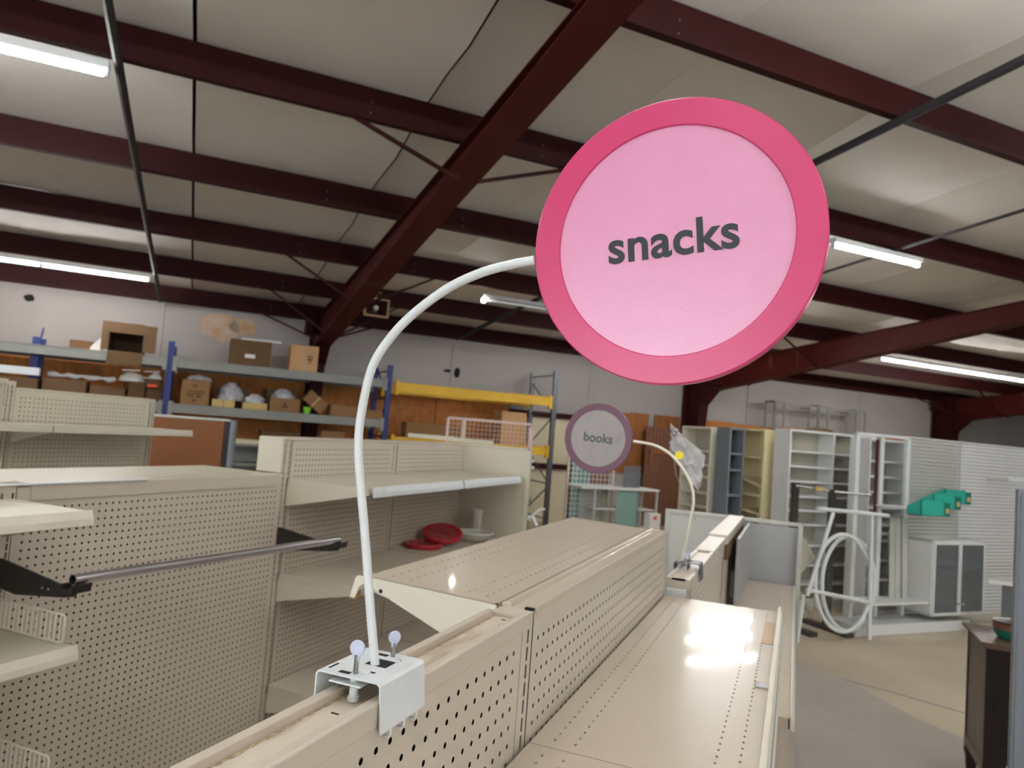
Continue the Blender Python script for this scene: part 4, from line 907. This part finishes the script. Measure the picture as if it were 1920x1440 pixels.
# notched uprights beside the slatwall
nu_ = bthing('notched_uprights', 'white notched shelving uprights with a maroon strip, left of the slatwall', 'shelving', 5.93, 5.10)
for x in (0, .34, .72):
    p_ = obj('upright', MB().box(x, x+.045, 0, .04, .1, 1.89), 'white_paint', nu_)
    if x < .7:
        n_ = MB(); z = .2
        while z < 1.85: n_.box(x+.045, x+.056, 0, .02, z, z+.012); z += .024
        tag(obj('notches', n_, 'white_paint', p_), kind='stuff')
obj('top_bar', MB().box(0, .765, 0, .04, 1.865, 1.895), 'white_paint', nu_); obj('maroon_strip', MB().box(.30, .325, .01, .03, 1.1, 1.84), 'dark_maroon', nu_)
obj('low_shelf', MB().box(-.1, .78, -.26, .0, .275, .30), 'white_lam', nu_, bevel=.003); obj('upper_shelf', MB().box(.3, .78, -.22, .0, 1.18, 1.20), 'white_lam', nu_, bevel=.003)
obj('lower_rails', MB().box(.39, .72, .01, .03, 1.07, 1.09).box(.39, .72, .01, .03, .98, 1.0).box(.39, .72, .01, .03, .9, .92), 'cool_grey', nu_)
for i, x in enumerate((.42, .50, .60)):
    o_ = tag(obj('leaning_strip', MB().box(0, .07, 0, .012, 0, .78), 'pale_grey'), ['pale slat leaning under the upper white shelf, leftmost', 'pale slat leaning under the upper white shelf, middle', 'pale slat leaning under the upper white shelf, rightmost'][i], 'slat', 'leaning slats'); o_.matrix_world = Matrix.Translation(st(5.93+x, 5.0, .302)) @ Matrix.Rotation(BA, 4, 'Z') @ Matrix.Rotation(R(-6), 4, 'X') @ Matrix.Rotation(R(5), 4, 'Y')
lb_ = tag(obj('leaning_board', MB().box(0, .55, 0, .02, 0, .25), 'beige_old'), 'beige board leaning at a slant behind the white hoops', 'board'); lb_.matrix_world = Matrix.Translation(st(5.30, 5.35, .28)) @ Matrix.Rotation(BA, 4, 'Z') @ Matrix.Rotation(R(-38), 4, 'Y')
obj('board_prop', MB().box(.2, .24, .03, .06, -.45, .2), 'beige_old', lb_)
# wall cabinet with smoked glass doors
wc = bthing('glass_cabinet', 'white wall cabinet with two smoked glass doors and round knobs', 'cabinet', 6.69, 4.82, .16)
obj('carcass', MB().box(0, .022, 0, .31, 0, .73).box(.76, .782, 0, .31, 0, .73).box(0, .782, 0, .31, .708, .73).box(0, .782, 0, .31, 0, .022).box(.02, .76, .29, .30, .02, .71).box(.02, .76, .03, .29, .42, .435), 'white_lam', wc)
for i in (0, 1):
    x = .012+i*.383
    d_ = obj('door', MB().box(x, x+.376, -.018, -.002, .012, .035).box(x, x+.376, -.018, -.002, .695, .718).box(x, x+.02, -.018, -.002, .03, .70).box(x+.356, x+.376, -.018, -.002, .03, .70), 'white_lam' if i == 0 else 'white_lam', wc)
    obj('glass_pane', MB().box(x+.02, x+.356, -.012, -.008, .035, .695), 'smoked_glass', d_)
    obj('knob', MB().lathe([(0, -.045), (.011, -.042), (.013, -.034), (.006, -.026), (.006, -.017)], 16, 'y', (x+.35 if i == 0 else x+.03, 0, .12)), 'chrome', d_, smooth=50)
for k, (s, t, z) in enumerate(((6.24, 4.62, 1.15), (6.64, 4.79, 1.205), (7.03, 4.95, 1.245))):
    tn = bthing('storage_bin', ['teal plastic bin hung lowest at the left of three', 'teal plastic bin hung in the middle of three', 'teal plastic bin hung highest at the right of three'][k], 'bin', s, t, z, 0, 'teal bins on the slatwall')
    obj('bin_body', MB().prism([(0, 0), (.15, 0), (.15, .075), (.02, .15), (0, .15)], 'x', .0, .012).prism([(0, 0), (.15, 0), (.15, .075), (.02, .15), (0, .15)], 'x', .30, .312).box(0, .312, 0, .15, 0, .01).box(0, .312, 0, .01, 0, .145).box(0, .312, .14, .15, 0, .08), 'teal', tn)
    obj('bin_front', MB().box(.312, .40, 0, .012, 0, .125).box(.39, .40, 0, .15, 0, .125), 'teal_dark', tn); obj('card_slot', MB().box(.335, .385, -.003, -.001, .03, .075), 'yellow_box', tn)
ar = bthing('display_arm', 'white display arm projecting from the slatwall at the right edge', 'display arm', 7.98, 4.86, 1.52)
obj('arm', MB().box(0, .025, 0, .28, .0, .03), 'pale_grey', ar); obj('arm_head', MB().box(-.05, .14, -.01, .03, .0, .05), 'white_paint', ar, bevel=.004)
# counter at the right
ct = bthing('counter_table', 'white topped counter on a grey pedestal beyond the dark cabinet', 'table', 7.05, 4.22)
obj('top', MB().prism([(0, .28), (.1, .12), (.3, 0), (1.0, 0), (1.0, .28)], 'z', .55, .585), 'white_lam', ct); obj('pedestal', MB().box(.12, .2, .13, .23, .02, .55), 'slate', ct); obj('foot', MB().box(.02, .5, .05, .28, 0, .03), 'white_lam', ct)
# dark garment-rack uprights
dk_ = bthing('garment_rack', 'dark brushed steel garment rack uprights with cross rail and foot bar', 'garment rack', 5.25, 5.2)
P2_ = (.36, -.11)
obj('upright', MB().box(0, .07, 0, .035, .04, 1.36), 'brushed_dark', dk_); obj('upright', MB().box(P2_[0], P2_[0]+.075, P2_[1], P2_[1]+.035, .04, 1.32), 'brushed_dark', dk_)
obj('rail', MB().tube([(.02, .01, 1.33), (.40, -.10, 1.30), (.78, -.2, 1.29)], .011, 8), 'steel', dk_); obj('foot_bar', MB().box(-.02, .07, -.3, .25, 0, .04).box(.34, .43, -.38, .15, 0, .04), 'brushed_dark', dk_)
obj('rail_sticker', MB().box(.2, .31, -.08, -.045, 1.30, 1.335), 'yellow_box', dk_)
# white hoop rack: T bar, legs and two oval hoops
hp = bthing('hoop_rack', 'white tubular rack with two big hoops leaning among the fixtures', 'garment rack', 4.95, 4.72)
def P_(s, z, dt=0): return (s-4.95, dt, z)
obj('top_bar', MB().tube([P_(5.05, 1.17), P_(5.55, 1.15), P_(5.93, 1.13)], .018, 8), 'white_paint', hp, smooth=50)
for s0, s1, z0, z1, dt in ((5.72, 5.755, 1.14, .015, .0), (5.78, 5.83, 1.13, .015, .07), (5.24, 4.98, 1.14, .42, .0), (4.98, 4.93, .42, .015, .04)):
    obj('leg', MB().tube([P_(s0, z0, dt), P_(s1, z1, dt)], .018, 8), 'white_paint', hp, smooth=50)
obj('cross_bar', MB().tube([P_(4.97, .47), P_(5.77, .34)], .018, 8), 'white_paint', hp, smooth=50)
for cx, cz, rx, rz, dt, tl in ((5.44, .52, .35, .42, .03, -10), (5.62, .49, .34, .42, .13, -14)):
    pts = []
    for i in range(40):
        th = 2*math.pi*i/40; a_, b2 = rx*math.cos(th), rz*math.sin(th); pts.append(P_(cx+a_*math.cos(R(tl))-b2*math.sin(R(tl)), cz+a_*math.sin(R(tl))+b2*math.cos(R(tl)), dt+.05*math.sin(th)))
    obj('hoop', MB().tube(pts, .019, 8, closed=True), 'white_paint', hp, smooth=50)
# tall wire display frames by the back wall
wd = bthing('wire_display_frame', 'tall grey wire display frames behind the bookcases by the back wall', 'display rack', 11.2, 11.75)
g_ = MB()
for x in (0, .28, 1.25, 1.55, 2.4, 2.7):
    for y in (0, .25): obj('post', MB().box(x, x+.03, y, y+.03, 0, 2.72), 'rack_grey', wd)
obj('top_rails', MB().box(0, 2.73, 0, .03, 2.66, 2.69).box(0, .31, 0, .28, 2.69, 2.73).box(1.25, 1.58, 0, .28, 2.69, 2.73).box(2.4, 2.73, 0, .28, 2.69, 2.73).box(.3, 2.7, .12, .15, 2.58, 2.60), 'rack_grey', wd)
crumple('cloth_heap', 'dull brown cloth heap on top of the wide white bookcase', 'cloth', 6.35, 5.97, 1.896, .42, .2, .05, 'cardboard_dark', 41)
# brown cabinet with turned legs, bowl on top
bc = thing('wooden_cabinet', 'dark walnut cabinet on turned legs at the right edge', 'cabinet', (.90, 4.18, 0))
W_, D_, H_ = .8, .40, .80
obj('side_panel', MB().box(0, .02, .02, D_-.01, .19, H_-.03), 'walnut', bc); obj('side_panel', MB().box(W_-.02, W_, .02, D_-.01, .19, H_-.03), 'walnut', bc)
obj('side_rail', MB().box(-.006, .022, .01, D_, .18, .23), 'walnut', bc); obj('corner_stile', MB().box(-.004, .03, 0, .022, .17, H_-.03), 'walnut_dark', bc); obj('corner_stile', MB().box(-.004, .03, D_-.015, D_+.005, .17, H_-.03), 'walnut_dark', bc)
obj('back_board', MB().box(.02, W_-.02, D_-.02, D_-.01, .18, H_-.03), 'walnut_dark', bc); obj('bottom', MB().box(.0, W_, .0, D_, .17, .19), 'walnut_dark', bc)
for i in (0, 1): d_ = obj('door', MB().box(.03+i*.37, .395+i*.37, -.002, .016, .17, H_-.10), 'walnut_dark', bc); obj('pull', MB().box(.10+i*.37, .28+i*.37, -.012, -.002, .53, .555), 'slate', d_)
obj('apron', MB().box(.02, W_-.02, -.002, .016, H_-.10, H_-.03), 'walnut_dark', bc)
tp_ = obj('top', MB().prism([(-.012, H_-.03), (-.03, H_-.012), (-.03, H_), (W_+.03, H_), (W_+.03, H_-.012), (W_+.012, H_-.03)], 'y', -.025, D_+.02), 'walnut', bc, bevel=.003)
obj('inlay_lines', MB().box(.02, .026, -.02, D_+.01, H_, H_+.0008).box(.045, .049, -.02, D_+.01, H_, H_+.0008), 'walnut_dark', tp_)
for x, y in ((.025, .03), (W_-.03, .03), (.025, D_-.02), (W_-.03, D_-.02)): obj('leg', MB().lathe([(.034, .175), (.036, .15), (.028, .13), (.026, .08), (.018, .03), (.022, .012), (.016, 0), (0, 0)], 16, 'z', (x, y, 0)), 'walnut_dark', bc, smooth=50)
bw = thing('bowl', 'small teal and rose bowl on the walnut cabinet', 'bowl', (1.045, 4.34, .801)); bw.scale = (1.25, 1.25, 1.25)
obj('bowl_body', MB().lathe([(0, 0), (.055, 0), (.068, .02), (.072, .035)], 28), 'teal_dark', bw, smooth=50); obj('bowl_band', MB().lathe([(.072, .035), (.073, .06), (.068, .06), (.066, .036), (.05, .01), (0, .01)], 28), 'brown_pegboard', bw, smooth=50)
obj('bowl_lid', MB().lathe([(.07, .061), (.075, .066), (.03, .075), (0, .076)], 28), 'brushed_dark', bw, smooth=50)
# grey partition at the right edge
gp_ = thing('grey_partition', 'blue-grey metal partition cut off by the right picture edge', 'partition', (.722, 3.0, 0))
obj('edge_post', MB().box(0, .03, 0, .035, 0, 1.56).box(.008, .014, -.004, 0, .02, 1.55), 'slate', gp_, bevel=.003); obj('panel', MB().box(.03, .85, .006, .03, .03, 1.55), 'slate', gp_); obj('top_rail', MB().box(.0, .86, -.002, .037, 1.555, 1.57), 'slate', gp_, bevel=.002); obj('foot', MB().box(.1, .9, -.15, .18, 0, .03), 'slate', gp_)
wr = thing('wire_easel', 'white wire frame on the floor beside the grey partition', 'wire frame', (.865, 3.62, 0))
obj('wire', MB().tube([(0, 0, .005), (0, 0, .42), (.1, 0, .43), (.1, 0, .005)], .007, 6), 'white_paint', wr); obj('wire_foot', MB().tube([(0, 0, .008), (0, -.15, .008), (.1, -.15, .008), (.1, 0, .008)], .007, 6), 'white_paint', wr)
